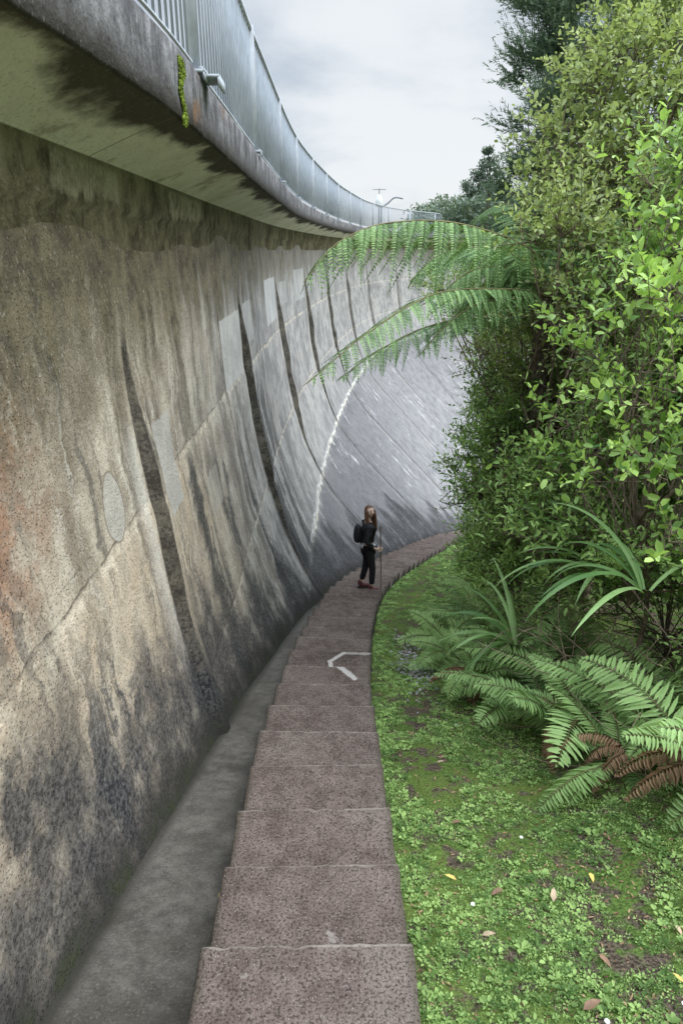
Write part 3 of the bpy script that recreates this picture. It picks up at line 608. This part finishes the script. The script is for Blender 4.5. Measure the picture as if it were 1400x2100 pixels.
fr=[([cr,(1.89,7.2,-.02),(1.12,6.84,.22),(.42,6.43,.22),(-.02,6.05,.06),(-.30,5.75,-.24)],27,.46,1.15,.078),
    ([cr,(1.70,6.92,-.36),(.87,6.39,-.36),(.24,5.76,-.62),(-.25,5.2,-.94)],34,.35,.5,.055),
    ([cr,(1.7,7.2,-.62),(.97,7.0,-.68),(.42,6.64,-.86),(-.02,6.24,-1.10)],32,.35,.5,.055),
    ([cr,(1.8,7.6,-.1),(1.35,7.7,.02),(1.0,7.6,-.06),(.7,7.4,-.3)],20,.42,1.0,.072),
    ([cr,(1.75,7.0,-.45),(1.3,6.7,-.47),(.95,6.4,-.64),(.7,6.15,-.87)],22,.32,.6,.054),
    ([cr,(1.75,7.4,-.2),(1.4,7.3,-.17),(1.1,7.15,-.32),(.9,7.0,-.57)],20,.36,.8,.062),
    ([cr,(1.8,7.7,-.4),(1.5,7.9,-.45),(1.2,8.0,-.6)],18,.34,.7,.058),
    ([cr,(1.9,7.7,.1),(1.95,8.2,.42),(1.8,8.7,.48),(1.6,9.2,.3)],18,.40,.6,.066),
    ([cr,(2.3,7.4,.15),(2.7,7.3,.38),(3.1,7.2,.35),(3.4,7.1,.1)],18,.42,.6,.066)]
for az,el,LL in [(70,.8,2.0),(30,.75,2.0),(-15,.7,1.7),(150,1.0,1.4),(130,.4,1.5),(50,.3,1.8)]:
    a=R(az); h=np.array([math.cos(a),math.sin(a),0]); P=[cr]; p=cr.copy(); e_=el
    for k in range(5):
        p=p+(h*math.cos(e_)+np.array([0,0,math.sin(e_)]))*LL/5; P.append(p.copy()); e_-=.38
    fr.append((P,18,.38,.6,.06))
for P,npn,pl,hg,pw in fr:
    pts=bipinnate(A,P,npn,pl,hg,pw=pw); V,F=tube(pts,np.linspace(.014,.003,len(pts)),5); RA.add(V,F)
Vq,Fq,Tq=A.get(); child(mk('crown',Vq,Fq,M_frond,tint=Tq),tf)
V,F,T=RA.get(); child(mk('frond_stalks',V,F,M_stem),tf)
pts=spl([(2.15,7.35,tfz-.2),(2.18,7.38,-3),(2.12,7.33,-1.5),cr],16); V,F=tube(pts,np.linspace(.13,.08,16)*rng.uniform(.85,1.15,16),10); child(mk('trunk',V,F,M_barkd),tf)

def pinnate(A,RA,base,az,el,L,droop,npairs,plen,tb=.4,curl=0):
    n=18; h=np.array([math.cos(az),math.sin(az),0]); side=np.array([-math.sin(az),math.cos(az),0]); pts=[np.array(base,float)]; e_=el; tw=rng.uniform(-.6,.6)
    for k in range(n-1):
        pts.append(pts[-1]+(h*math.cos(e_)+np.array([0,0,math.sin(e_)])+side*tw*k/n*.5)*L/n); e_-=droop/n
    pts=np.array(pts); T=nrm(np.gradient(pts,axis=0)); q=np.linspace(.12,1,npairs); idx=q*(n-1)
    P=np.stack([np.interp(idx,np.arange(n),pts[:,k]) for k in range(3)],-1); TT=nrm(np.stack([np.interp(idx,np.arange(n),T[:,k]) for k in range(3)],-1))
    roll=rng.uniform(-.5,.5); up=np.array([0,0,1.])+side*roll
    sd=nrm(np.cross(TT,up)); up2=np.cross(sd,TT)
    w=plen*np.sin(np.clip(q*.93+.07,0,1)*math.pi)**.6*rng.uniform(.8,1.08,npairs)+.008
    for s in (-1,1):
        d=nrm(sd*s+TT*.38-up2*(.15+curl)+rng.normal(size=(npairs,3))*.09); V,F=leafV(P,d,up2+rng.normal(size=(npairs,3))*.18,w,np.full(npairs,L*.84/npairs),fold=.15,curl=.5+curl*3)
        A.add(V,F,np.repeat(np.clip(tb+rng.uniform(-.12,.12)+rng.uniform(-.12,.12,npairs)+.15*q,0,1),6))
    V,F=tube(pts,np.linspace(.005,.0015,n),4); RA.add(V,F)
FB=[(1.15,6.1,.58),(1.3,5.35,.75),(1.6,4.75,.85),(1.82,4.2,.9),(2.2,3.75,.9),(2.15,3.2,.9),(2.45,2.85,.9),(2.0,4.9,.85),(1.3,6.9,.6),(1.5,7.7,.6),(1.8,8.6,.6),(2.1,9.6,.6),(2.6,11.0,.6),(2.5,4.3,.85),
    (2.5,3.5,.9),(1.6,5.9,.7),(1.6,4.2,.7),(1.9,6.6,.7),(2.8,4.9,.8),(2.9,3.0,.8),(3.4,13,.7),(4.2,15,.7),(2.2,5.6,.8),(2.4,10.3,.6),(1.85,3.55,.65),(1.75,7.2,.75),(2.0,7.9,.75),(1.75,5.3,.8),(2.0,6.0,.8)]
for i,(fx,fy,fl) in enumerate(FB):
    gz=float(ground(fx,fy)); e=empty('fern',(fx,fy,gz),'low ground fern with arching green pinnate fronds','fern','ferns along the path edge')
    A=Acc();RA=Acc(); nf=10; a0=rng.uniform(0,6.28)
    for k in range(nf):
        az=a0+k*6.283/nf+rng.uniform(-.5,.5); ll=fl*rng.uniform(.6,1.3)
        pinnate(A,RA,(fx+rng.normal()*.06,fy+rng.normal()*.06,gz+.03),az,rng.uniform(.5,1.3),ll,rng.uniform(.8,2.0),32,ll*.18,tb=rng.uniform(.3,.8))
    V,F,T=A.get(); child(mk('fronds',V,F,M_fern,tint=T),e); V,F,T=RA.get(); child(mk('stalks',V,F,M_stem),e)
    if i in(1,3,5,15,16,24):
        A=Acc();RA=Acc()
        for k in range(3):
            az=rng.uniform(2.4,5.0); pinnate(A,RA,(fx,fy,gz+.16),az,rng.uniform(.4,.9),fl*rng.uniform(.55,.9),rng.uniform(1.4,2.8),26,fl*.10,tb=.6,curl=.6)
        V,F,T=A.get(); child(mk('dead_fronds',V,F,M_dead,tint=T),e)
def strap(bx,by,bz,n,Lr,label,azc=None):
    e=empty('flax_plant',(bx,by,bz),label,'plant'); A=Acc()
    for k in range(n):
        az=rng.normal(azc,.9); L=Lr*rng.uniform(.7,1.15); w=rng.uniform(.016,.027); e_=rng.uniform(.6,1.3); dr=rng.uniform(1.2,2.6)
        m=18; h=np.array([math.cos(az),math.sin(az),0]); sd=np.array([-math.sin(az),math.cos(az),0]); p=np.array([bx,by,bz])+h*.03; V=[]
        for j in range(m):
            q=j/(m-1); ww=w*math.sin(min(1,q*.85+.18)*math.pi)**.7*(1 if q<.999 else .05); t=h*math.cos(e_)+np.array([0,0,math.sin(e_)]); nn=np.cross(t,sd)*-1
            V+= [p-sd*ww+nn*ww*.5,p,p+sd*ww+nn*ww*.5]; p=p+t*L/m; e_-=dr/m
        F=[]
        for j in range(m-1):
            a=j*3; F+= [(a,a+1,a+4,a+3),(a+1,a+2,a+5,a+4)]
        A.add(np.array(V),np.array(F),np.repeat(rng.uniform(.25,.75),len(V)))
    V,F,T=A.get(); child(mk('leaves',V,F,M_strap,tint=T,smooth=True),e)
def gz(a,b): return float(ground(a,b))
strap(1.6,5.4,gz(1.6,5.4)+.45,12,1.0,'strap-leaved green plant growing among ferns',3.0)
strap(2.0,4.0,gz(2.0,4.0)+1.15,8,1.05,'long strap-leaved green plant arching over ferns',3.0)
strap(2.15,4.9,gz(2.15,4.9)+1.0,9,1.1,'strap-leaved plant tangled with dead stems',2.9)
A=Acc()
for k in range(170):
    bx_=rng.uniform(1.6,2.7); by_=rng.uniform(3.5,6.6); z0=gz(bx_,by_)+rng.uniform(0,.6); d=rdir(1)[0]; d[2]=abs(d[2])*.8-.1; L=rng.uniform(.3,.9)
    p0=np.array([bx_,by_,z0]); p1=p0+d*L*.5+rng.normal(size=3)*.06; p2=p0+d*L+rng.normal(size=3)*.12; r=rng.uniform(.002,.006)
    V,F=tube(spl([p0,p1,p2],7),np.linspace(r,r*.4,7),4); A.add(V,F)
V,F,T=A.get(); mk('dead_twigs',V,F,M_twig,kind='stuff')
A=Acc(); OF=np.array([[0,1,2],[1,3,2],[3,4,2],[4,0,2],[1,0,5],[3,1,5],[4,3,5],[0,4,5]])
for k in range(420):
    a_=rng.normal(.78,.10); b_=rng.normal(6.2,.55); 
    if a_-cx_of_y(b_)<.50: continue
    r=rng.uniform(.008,.028); p=np.array([a_,b_,gz(a_,b_)+r*.15]); V=p+np.vstack([np.eye(3),-np.eye(3)])[[0,1,2,3,4,5]]*r*rng.uniform(.6,1.2,(6,1))*np.array([1,1,.6]); A.add(V,OF)
V,F,T=A.get(); mk('gravel_patch',V,F,M_stone,kind='stuff')
# ------------------------------------------------------------------ ground cover
def strip(n,power=1.6,latmax=2.6,th=.34):
    yy=1.15+ (rng.uniform(0,1,n)**power)*19; lt=.44+rng.uniform(0,1,n)**1.15*latmax; xx=cx_of_y(yy)+lt
    d=vnoise(xx*1.6,yy*1.6,11)*.4+vnoise(xx*6,yy*6,12)*.6
    bare=np.exp(-((lt-.82-.10*np.sin(yy*1.3))/.15)**2)*.38*(yy>2.6)
    keep=(d-bare)>th+.14*rng.uniform(0,1,n); return xx[keep],yy[keep],lt[keep]
A=Acc()
xx,yy,lt=strip(56000,1.3,2.6,.28); n=len(xx); K=6; zz=ground(xx,yy)
az=rng.uniform(0,6.28,(n,1))+np.arange(K)*2*math.pi/K+rng.normal(size=(n,K))*.3
el=rng.uniform(-.05,.6,(n,K)); dl=np.stack([np.cos(az)*np.cos(el),np.sin(az)*np.cos(el),np.sin(el)],-1)
ht=rng.uniform(.0,.018,(n,1)); rad=rng.uniform(.0,.014,(n,K))
P=np.stack([xx[:,None]+np.cos(az)*rad,yy[:,None]+np.sin(az)*rad,zz[:,None]+ht+0*az],-1)
sz=rng.choice([.007,.011,.016,.024,.034],n,p=[.38,.36,.18,.07,.01])[:,None]*rng.uniform(.6,1.3,(n,K))*np.interp(yy,[1,6,14],[.95,1.15,1.6])[:,None]
nn=np.array([0,0,1.])+rng.normal(size=(n*K,3))*.35
V,F=leafV(P.reshape(-1,3),dl.reshape(-1,3),nn,sz.ravel(),sz.ravel()*.6,rnd=True)
A.add(V,F,np.repeat(np.clip(np.repeat(rng.uniform(.05,.9,n),K)+rng.uniform(-.15,.15,n*K),0,1),6))
xx,yy,lt=strip(46000,1.5,2.2,.28); n=len(xx); zz=ground(xx,yy); az=rng.uniform(0,6.28,n); el=rng.uniform(.3,1.4,n)
dl=np.stack([np.cos(az)*np.cos(el),np.sin(az)*np.cos(el),np.sin(el)],-1)
V,F=leafV(np.stack([xx,yy,zz-.005],-1),dl,rdir(n),rng.uniform(.015,.05,n),.0035); A.add(V,F,np.repeat(rng.uniform(.3,1,n),6))
V,F,T=A.get(); mk('ground_cover',V,F,M_weed,tint=T,kind='stuff')
A=Acc(); n=7000; yy=1.2+rng.uniform(0,1,n)**1.4*14; lt=.45+rng.uniform(0,1,n)*2.6; xx=cx_of_y(yy)+lt; az=rng.uniform(0,6.28,n)
V,F=leafV(np.stack([xx,yy,ground(xx,yy)+.006],-1),np.stack([np.cos(az),np.sin(az),rng.normal(size=n)*.2],-1),np.array([0,0,1.])+rng.normal(size=(n,3))*.3,rng.uniform(.01,.035,n),.009)
A.add(V,F,np.repeat(rng.uniform(0,.8,n),6)); V,F,T=A.get(); mk('leaf_litter',V,F,M_dead,tint=T,kind='stuff')
M_yel=plain('fallen_leaf_yellow',(.62,.44,.12),.6,.3,20); M_brn=plain('fallen_leaf_brown',(.22,.13,.08),.7,.3,20); M_tan=plain('fallen_leaf_tan',(.42,.32,.21),.7,.3,20)
for fx,fy,c,L in [(.58,2.55,0,.08),(1.28,2.62,0,.08),(1.02,2.4,2,.10),(.80,2.5,1,.10),(.62,2.15,2,.08),(.92,1.75,1,.11),(1.5,2.2,2,.07),(.7,3.1,1,.08),(1.45,2.9,1,.08),(.66,3.8,2,.07),(1.1,2.05,1,.09),(-.60,2.55,0,.06),(.55,4.3,1,.07),(1.35,1.85,0,.06)]:
    if fx<0: z=float(line(s_of_y(fy)))-.255
    else: z=float(ground(fx,fy))+.028
    a=rng.uniform(0,6.28); V,F=leafV(np.array([[0,0,0.]]),np.array([[math.cos(a),math.sin(a),.12]]),np.array([[.1,.1,1.]]),L*.8,L*.34,fold=.2)
    nmc=['yellow','brown','tan'][c]
    o=mk('fallen_leaf',V,F,[M_yel,M_brn,M_tan][c],label='single %s fallen leaf lying on the %s'%(nmc,'drain path' if fx<0 else 'weeds'),cat='leaf',group='fallen leaves'); o.location=(fx,fy,z)
M_pet=plain('daisy_white',(.8,.8,.78),.6,.05); 
for fx,fy in [(1.15,1.62),(1.3,1.75),(1.05,1.5),(.98,1.68),(1.22,1.5),(.62,2.35),(1.0,2.9),(1.45,1.65)]:
    n=11; az=np.arange(n)*6.283/n; V,F=leafV(np.zeros((n,3)),np.stack([np.cos(az),np.sin(az),np.full(n,.2)],-1),np.tile([0,0,1.],(n,1)),.012,.006)
    o=mk('daisy',V,F,M_pet,label='small white daisy flower in the weeds',cat='flower',group='daisies'); o.location=(fx,fy,float(ground(fx,fy))+.04)
# ------------------------------------------------------------------ distant hill trees
A=Acc()
def blob(c,r,n,L,tb=.4):
    k=10; D=rdir(k)
    for d in D:
        sc=np.array(c)+d*r*.6*np.array([1,1,.8]); m=n//k; dd=rdir(m); p=sc+dd*r*.5*rng.uniform(.5,1,(m,1))
        V,F=leafV(p,rdir(m),nrm(dd+np.array([0,0,.6])),L*rng.uniform(.6,1.3,m),L*.6); A.add(V,F,np.repeat(np.clip(tb+dd[:,2]*.25+rng.uniform(-.2,.2,m),0,1),6))
for i in range(150):
    px=rng.uniform(9,70); py=rng.uniform(84,112); top=4.2+ (px-9)*.17+rng.normal()*.7+ (py-84)*.05
    blob((px,py,top-2.0),rng.uniform(2,3.2),260,.55)
    blob((px,py,top-6),3.5,160,.7,.25)
for i in range(60):
    px=rng.uniform(-60,9); py=rng.uniform(90,120); blob((px,py,-2.5),3,120,.7,.3)
V,F,T=A.get(); mk('distant_forest',V,F,M_far,tint=T,kind='stuff')
A=Acc(); tx0,ty0=16.3,84.
for c in [(tx0,ty0,9.2,1.3),(tx0-1.1,ty0,7.9,1.1),(tx0+1.2,ty0,8.0,1.2),(tx0-2.3,ty0,6.3,1.1),(tx0+2,ty0,6.2,1.1),(tx0,ty0,6.6,1.3),(tx0-.3,ty0,10.2,.6)]:
    blob(c[:3],c[3],420,.3,.35)
V,F,T=A.get(); e=empty('tree',(tx0,ty0,0),'tall open-crowned tree standing on a distant ridge','tree'); child(mk('crown',V,F,M_far,tint=T),e)
V,F=tube(spl([(tx0,ty0,-2),(tx0+.2,ty0,4),(tx0,ty0,9.5)],8),np.linspace(.35,.08,8),8); child(mk('trunk',V,F,M_barkd),e)

# ------------------------------------------------------------------ person
def skin(vs,es,rs,sub=2,root=0):
    me=bpy.data.meshes.new('t'); me.from_pydata(vs,es,[]); o=bpy.data.objects.new('t',me); COL.objects.link(o)
    m=o.modifiers.new('s','SKIN'); me.skin_vertices[0].data[root].use_root=True
    for i,r in enumerate(rs):
        me.skin_vertices[0].data[i].radius=(r,r) if not isinstance(r,tuple) else r
    m.use_smooth_shade=True
    m2=o.modifiers.new('u','SUBSURF'); m2.levels=sub; m2.render_levels=sub
    dg=bpy.context.evaluated_depsgraph_get(); ev=o.evaluated_get(dg); m3=bpy.data.meshes.new_from_object(ev)
    V=np.array([v.co[:] for v in m3.vertices]); F=[tuple(p.vertices) for p in m3.polygons]
    bpy.data.objects.remove(o); return V,F
def join(parts):
    V=[];F=[];n=0;mi=[]
    for p in parts:
        v,f=p[0],p[1]; V.append(np.asarray(v)); F+= [tuple(int(i)+n for i in q) for q in f]; mi+=[p[2] if len(p)>2 else 0]*len(f); n+=len(v)
    return np.concatenate(V),F,mi
def sphere(c,r,nu=20,nv=14,fn=None):
    V=[];F=[]
    for i in range(nv+1):
        ph=math.pi*i/nv
        for j in range(nu):
            th=2*math.pi*j/nu; d=np.array([math.sin(ph)*math.cos(th),math.sin(ph)*math.sin(th),math.cos(ph)]); q=d*np.array(r)
            if fn: q=fn(d,q)
            V.append(np.array(c)+q)
    for i in range(nv):
        for j in range(nu): F.append((i*nu+j,(i+1)*nu+j,(i+1)*nu+(j+1)%nu,i*nu+(j+1)%nu))
    return np.array(V),F
M_skin=plain('skin',(.76,.53,.43),.5,.08,12,0,.4,.02); M_hair=plain('hair_brown',(.15,.07,.038),.5,.4,60,0,.5,.6)
M_jack=plain('jacket_black',(.025,.025,.03),.75,.4,18,0,.3,.5); M_trou=plain('trousers_black',(.025,.022,.027),.85,.3,30,0,.2,.4)
M_shirt=plain('shirt_grey',(.58,.59,.62),.8,.1,20); M_boot=plain('boot_maroon',(.13,.04,.045),.6,.3,20); M_sole=plain('boot_sole',(.04,.04,.04),.8,.2)
M_eye=plain('eye_dark',(.02,.015,.012),.2,.1); M_lip=plain('lips',(.5,.16,.15),.45,.1); M_pack=plain('backpack_black',(.018,.018,.022),.6,.4,25,0,.3,.4); M_wood=plain('stick_wood',(.18,.12,.08),.7,.4,30)
px0,py0=.43,10.12
sp_=s_of_y(py0); k=[i for i in range(len(sedges)) if sedges[i]>=sp_][0]
feet_z=float(line(sedges[k]))+.004; py0=float(spt((sedges[k]+sedges[k-1])/2)[1])
person=empty('person',(px0,py0,feet_z),'long-haired hiker in black jacket and trousers standing on steps','person')
RZ=Matrix.Rotation(R(-82),4,'Z')
def put(name,V,F,mat,mats=None,mi=None,par=person,smooth=True):
    V=(np.array(RZ.to_3x3())@np.asarray(V).T).T
    o=mk(name,V,[tuple(f) for f in F],mat,smooth=smooth,mats=mats,matidx=mi)
    if par: o.parent=par
    return o
legR=[(.085,0,.76),(.095,.06,.43),(.09,.05,.09)]; legL=[(-.085,0,.76),(-.09,-.01,.43),(-.10,-.09,.09)]
shR=(.155,0,1.16); elR=(.20,-.06,.94); wrR=(.15,.09,.80); shL=(-.155,0,1.16); elL=(-.20,-.06,.93); wrL=(-.17,.06,.74)
vs=[(0,0,.80),(0,-.005,.93),(0,0,1.06),(0,-.01,1.18),(0,0,1.25),(0,.012,1.30),legR[0],legR[1],legR[2],legL[0],legL[1],legL[2],shR,elR,wrR,shL,elL,wrL,(.13,.145,.775),(-.16,.12,.69)]
es=[(0,1),(1,2),(2,3),(3,4),(4,5),(0,6),(6,7),(7,8),(0,9),(9,10),(10,11),(3,12),(12,13),(13,14),(3,15),(15,16),(16,17),(14,18),(17,19)]
rs=[.10,.085,.10,.085,.04,.04,.075,.05,.035,.075,.05,.035,.045,.033,.022,.045,.033,.022,(.022,.03),(.022,.03)]
bV,bF=skin(vs,es,rs)
parts=[(bV,bF,0)]
stick=np.array([.105,.185])
for f in range(4):
    z=.80-.018*f; r=.0075 if f<3 else .0065; L=[1,1.06,1,.85][f]
    pts=[(.135,.145,z),(.140,.175,z),(.128,.203,z),(.105,.210,z),(.088,.196,z)]
    pts=[tuple((np.array(p)-np.array([.135,.145,z]))*L+np.array([.135,.145,z])) for p in pts]
    V,F=skin(pts,[(i,i+1) for i in range(4)],[r*1.15,r*1.1,r,r*.95,r*.8],1); parts.append((V,F,0))
V,F=skin([(.125,.135,.785),(.105,.150,.80),(.088,.168,.812),(.082,.185,.815)],[(0,1),(1,2),(2,3)],[.012,.011,.009,.008],1); parts.append((V,F,0))
for f in range(4):
    o_=-.012+.014*f; pts=[(-.16,.11+o_,.68),(-.158,.118+o_,.652),(-.150,.125+o_,.63),(-.14,.122+o_,.612)]
    V,F=skin(pts,[(0,1),(1,2),(2,3)],[.009,.0085,.008,.007],1); parts.append((V,F,0))
V,F=skin([(-.150,.135,.71),(-.140,.155,.685),(-.135,.16,.665)],[(0,1),(1,2)],[.010,.009,.008],1); parts.append((V,F,0))
hc=np.array([0,.02,1.385])
def hf(d,q):
    q=q.copy()
    if d[2]<-.2: q[0]*=1+.35*d[2]; q[1]*=1+.18*d[2]
    if d[1]>.75: q[1]*=.96
    return q
hp=[sphere((0,0,0),(.068,.085,.098),24,18,hf)+(0,)]
hp.append(skin([(0,.072,.012),(0,.086,-.008),(0,.094,-.022),(0,.078,-.03)],[(0,1),(1,2),(2,3)],[.007,.009,.012,.008],1)+(0,))
for sx in (-1,1):
    hp.append(sphere((sx*.027,.072,.004),(.012,.009,.007),10,8)+(1,)); hp.append(sphere((sx*.027,.076,.020),(.017,.005,.004),8,6)+(2,))
    hp.append(sphere((sx*.068,-.005,-.005),(.01,.018,.026),10,8)+(0,))
hp.append(sphere((0,.072,-.047),(.022,.010,.007),10,8)+(3,))
hV,hF,hm=join(hp)
turn=np.array(Matrix.Rotation(R(-66),3,'Z')@Matrix.Rotation(R(16),3,'X'))
hV=(turn@hV.T).T+hc
parts+=[(hV,hF,hm)]
V=[];F=[];mi=[];n=0
for p in parts:
    V.append(p[0]); F+= [tuple(int(i)+n for i in q) for q in p[1]]; mi+= p[2] if isinstance(p[2],list) else [p[2]]*len(p[1]); n+=len(p[0])
put('body',np.concatenate(V),F,None,[M_skin,M_eye,M_hair,M_lip],mi)
V,F=skin([(0,0,.84),(0,-.005,.95),(0,0,1.07),(0,-.01,1.18),(0,0,1.255),shR,elR,(.158,.06,.82),shL,elL,(-.175,.04,.77)],[(0,1),(1,2),(2,3),(3,4),(3,5),(5,6),(6,7),(3,8),(8,9),(9,10)],[(.135,.125),(.12,.11),(.13,.115),(.105,.10),.055,.062,.05,.04,.062,.05,.04]); put('jacket',V,F,M_jack)
V,F=skin([(0,0,.75),(0,0,.80),(0,0,.84)],[(0,1),(1,2)],[.140,.134,.12]); put('shirt_hem',V,F,M_shirt)
V,F=skin([(0,0,.81),legR[0],legR[1],(.09,.05,.13),legL[0],legL[1],(-.10,-.085,.13)],[(0,1),(1,2),(2,3),(0,4),(4,5),(5,6)],[.112,.085,.06,.048,.085,.06,.048]); put('trousers',V,F,M_trou)
for (fx,fy) in [(.09,.05),(-.10,-.09)]:
    V1,F1=skin([(fx,fy-.02,.15),(fx,fy-.02,.06),(fx,fy+.05,.045),(fx,fy+.13,.04)],[(0,1),(1,2),(2,3)],[.045,.045,.04,.036],2)
    A_=[ (fx+.042*math.sin(a)*(1 if math.cos(a)<0 else .9),fy+.05+.115*math.cos(a)*-1) for a in np.linspace(0,2*math.pi,16,endpoint=False)]
    V2=np.array([(a,b,0) for a,b in A_]+[(a,b,.022) for a,b in A_]); F2=[(i,(i+1)%16,16+(i+1)%16,16+i) for i in range(16)]+[tuple(range(15,-1,-1)),tuple(range(16,32))]
    V,F,mi=join([(V1,F1,0),(V2,F2,1)]); put('boot',V,F,None,[M_boot,M_sole],mi)
cV,cF=sphere((0,-.010,.012),(.078,.090,.100),24,16)
keep=[f for f in cF if not (np.mean([cV[i][1] for i in f])>.030 and np.mean([cV[i][2] for i in f])<.066)]
cV=(turn@cV.T).T+hc
hairp=[(cV,keep)]
for a in np.linspace(-112,112,17):
    r=R(a); dirx,diry=math.sin(r),-math.cos(r); top=np.array([dirx*.070,diry*.078,.03]); L=rng.uniform(.24,.32)
    pts=[top,top*1.08+np.array([0,0,-.09]),np.array([dirx*.078,diry*.082+ -.005,-.19]),np.array([dirx*.07,diry*.07-.01,-L])]
    pts=[tuple((turn@np.array(p))+hc) for p in pts]; V,F=skin(pts,[(0,1),(1,2),(2,3)],[.018,.019,.018,.008],1); hairp.append((V,F))
V,F,_=join(hairp); put('hair',V,F,M_hair)
bpV,bpF=skin([(0,-.17,.86),(0,-.18,.98),(0,-.17,1.12),(0,-.15,1.19)],[(0,1),(1,2),(2,3)],[(.11,.065),(.12,.075),(.11,.06),(.05,.035)])
st1=[skin([(sx*.09,-.10,1.19),(sx*.095,.02,1.235),(sx*.10,.105,1.12),(sx*.11,.06,.98),(sx*.10,-.10,.92)],[(0,1),(1,2),(2,3),(3,4)],[.016]*5,1) for sx in(-1,1)]
V,F,_=join([(bpV,bpF)]+st1); o=put('backpack',V,F,M_pack,par=None); o.location=(px0,py0,feet_z); meta(o,None,'small black backpack worn by the standing hiker','backpack')
V,F=tube([(stick[0],stick[1]+.02,0),(stick[0]+.004,stick[1]+.01,.4),(stick[0],stick[1],.8),(stick[0]-.006,stick[1]-.008,1.17)],[.008,.009,.010,.009],8)
o=put('walking_stick',V,[tuple(f) for f in F],M_wood,par=None); o.location=(px0,py0,feet_z); meta(o,None,'long thin wooden walking stick held upright by the hiker','walking stick')

# ------------------------------------------------------------------ world, sun, camera
wd=bpy.data.worlds.new('World'); scn.world=wd; wd.use_nodes=True; nt=wd.node_tree; nt.nodes.clear()
class WB(NB):
    def __init__(s,nt): s.nt=nt
b=WB(nt); out=nt.nodes.new('ShaderNodeOutputWorld')
sky=nt.nodes.new('ShaderNodeTexSky'); sky.sky_type='NISHITA'; sky.sun_disc=False; sky.sun_elevation=R(52); sky.sun_rotation=R(60)
bg1=nt.nodes.new('ShaderNodeBackground'); nt.links.new(sky.outputs[0],bg1.inputs[0]); bg1.inputs[1].default_value=.12
g=b.nd('ShaderNodeTexCoord').outputs['Generated']; gx_,gy_,gz_=b.sep(g)
den=b.add(b.ma('MAXIMUM',gz_,0.0),.30); cv=b.comb(b.ma('DIVIDE',gx_,den),b.ma('DIVIDE',gy_,den))
c1=b.noise(cv,1.15,7,.56,.2)
dp=b.nd('ShaderNodeVectorMath'); dp.operation='DOT_PRODUCT'; b.lk(g,dp.inputs[0]); dp.inputs[1].default_value=(.11,.965,.19)
glow=b.ss(dp.outputs['Value'],.955,.995)
f=b.add(b.mul(c1,1.3),b.mul(b.sub(glow,.65),.30))
cc=b.mix(b.ss(f,.34,.74),(.46,.55,.66),(.93,.96,.99))
bg2=nt.nodes.new('ShaderNodeBackground'); b.lk(cc,bg2.inputs[0]); b.lk(b.ss(gz_,.30,.80,.98,5.0),bg2.inputs[1])
mx=nt.nodes.new('ShaderNodeMixShader'); mx.inputs[0].default_value=.90; nt.links.new(bg1.outputs[0],mx.inputs[1]); nt.links.new(bg2.outputs[0],mx.inputs[2]); nt.links.new(mx.outputs[0],out.inputs[0])
sl=bpy.data.lights.new('sun','SUN'); sl.energy=2.2; sl.angle=R(45); sl.color=(1,.97,.92); so=bpy.data.objects.new('sun',sl); COL.objects.link(so)
az,el=R(95),R(48); dv=Vector((math.sin(az)*math.cos(el),math.cos(az)*math.cos(el),math.sin(el)))
so.rotation_euler=(-dv).to_track_quat('-Z','Y').to_euler(); sky.sun_rotation=az; sky.sun_elevation=el
cam=bpy.data.cameras.new('camera'); co=bpy.data.objects.new('camera',cam); COL.objects.link(co); co.location=(0,0,0); co.rotation_euler=(R(69),0,0)
cam.sensor_fit='VERTICAL'; cam.sensor_height=36; cam.lens=24; cam.clip_end=2000; cam.clip_start=.05
scn.camera=co
scn.view_settings.view_transform='Standard'; scn.view_settings.look='None'; scn.view_settings.exposure=0
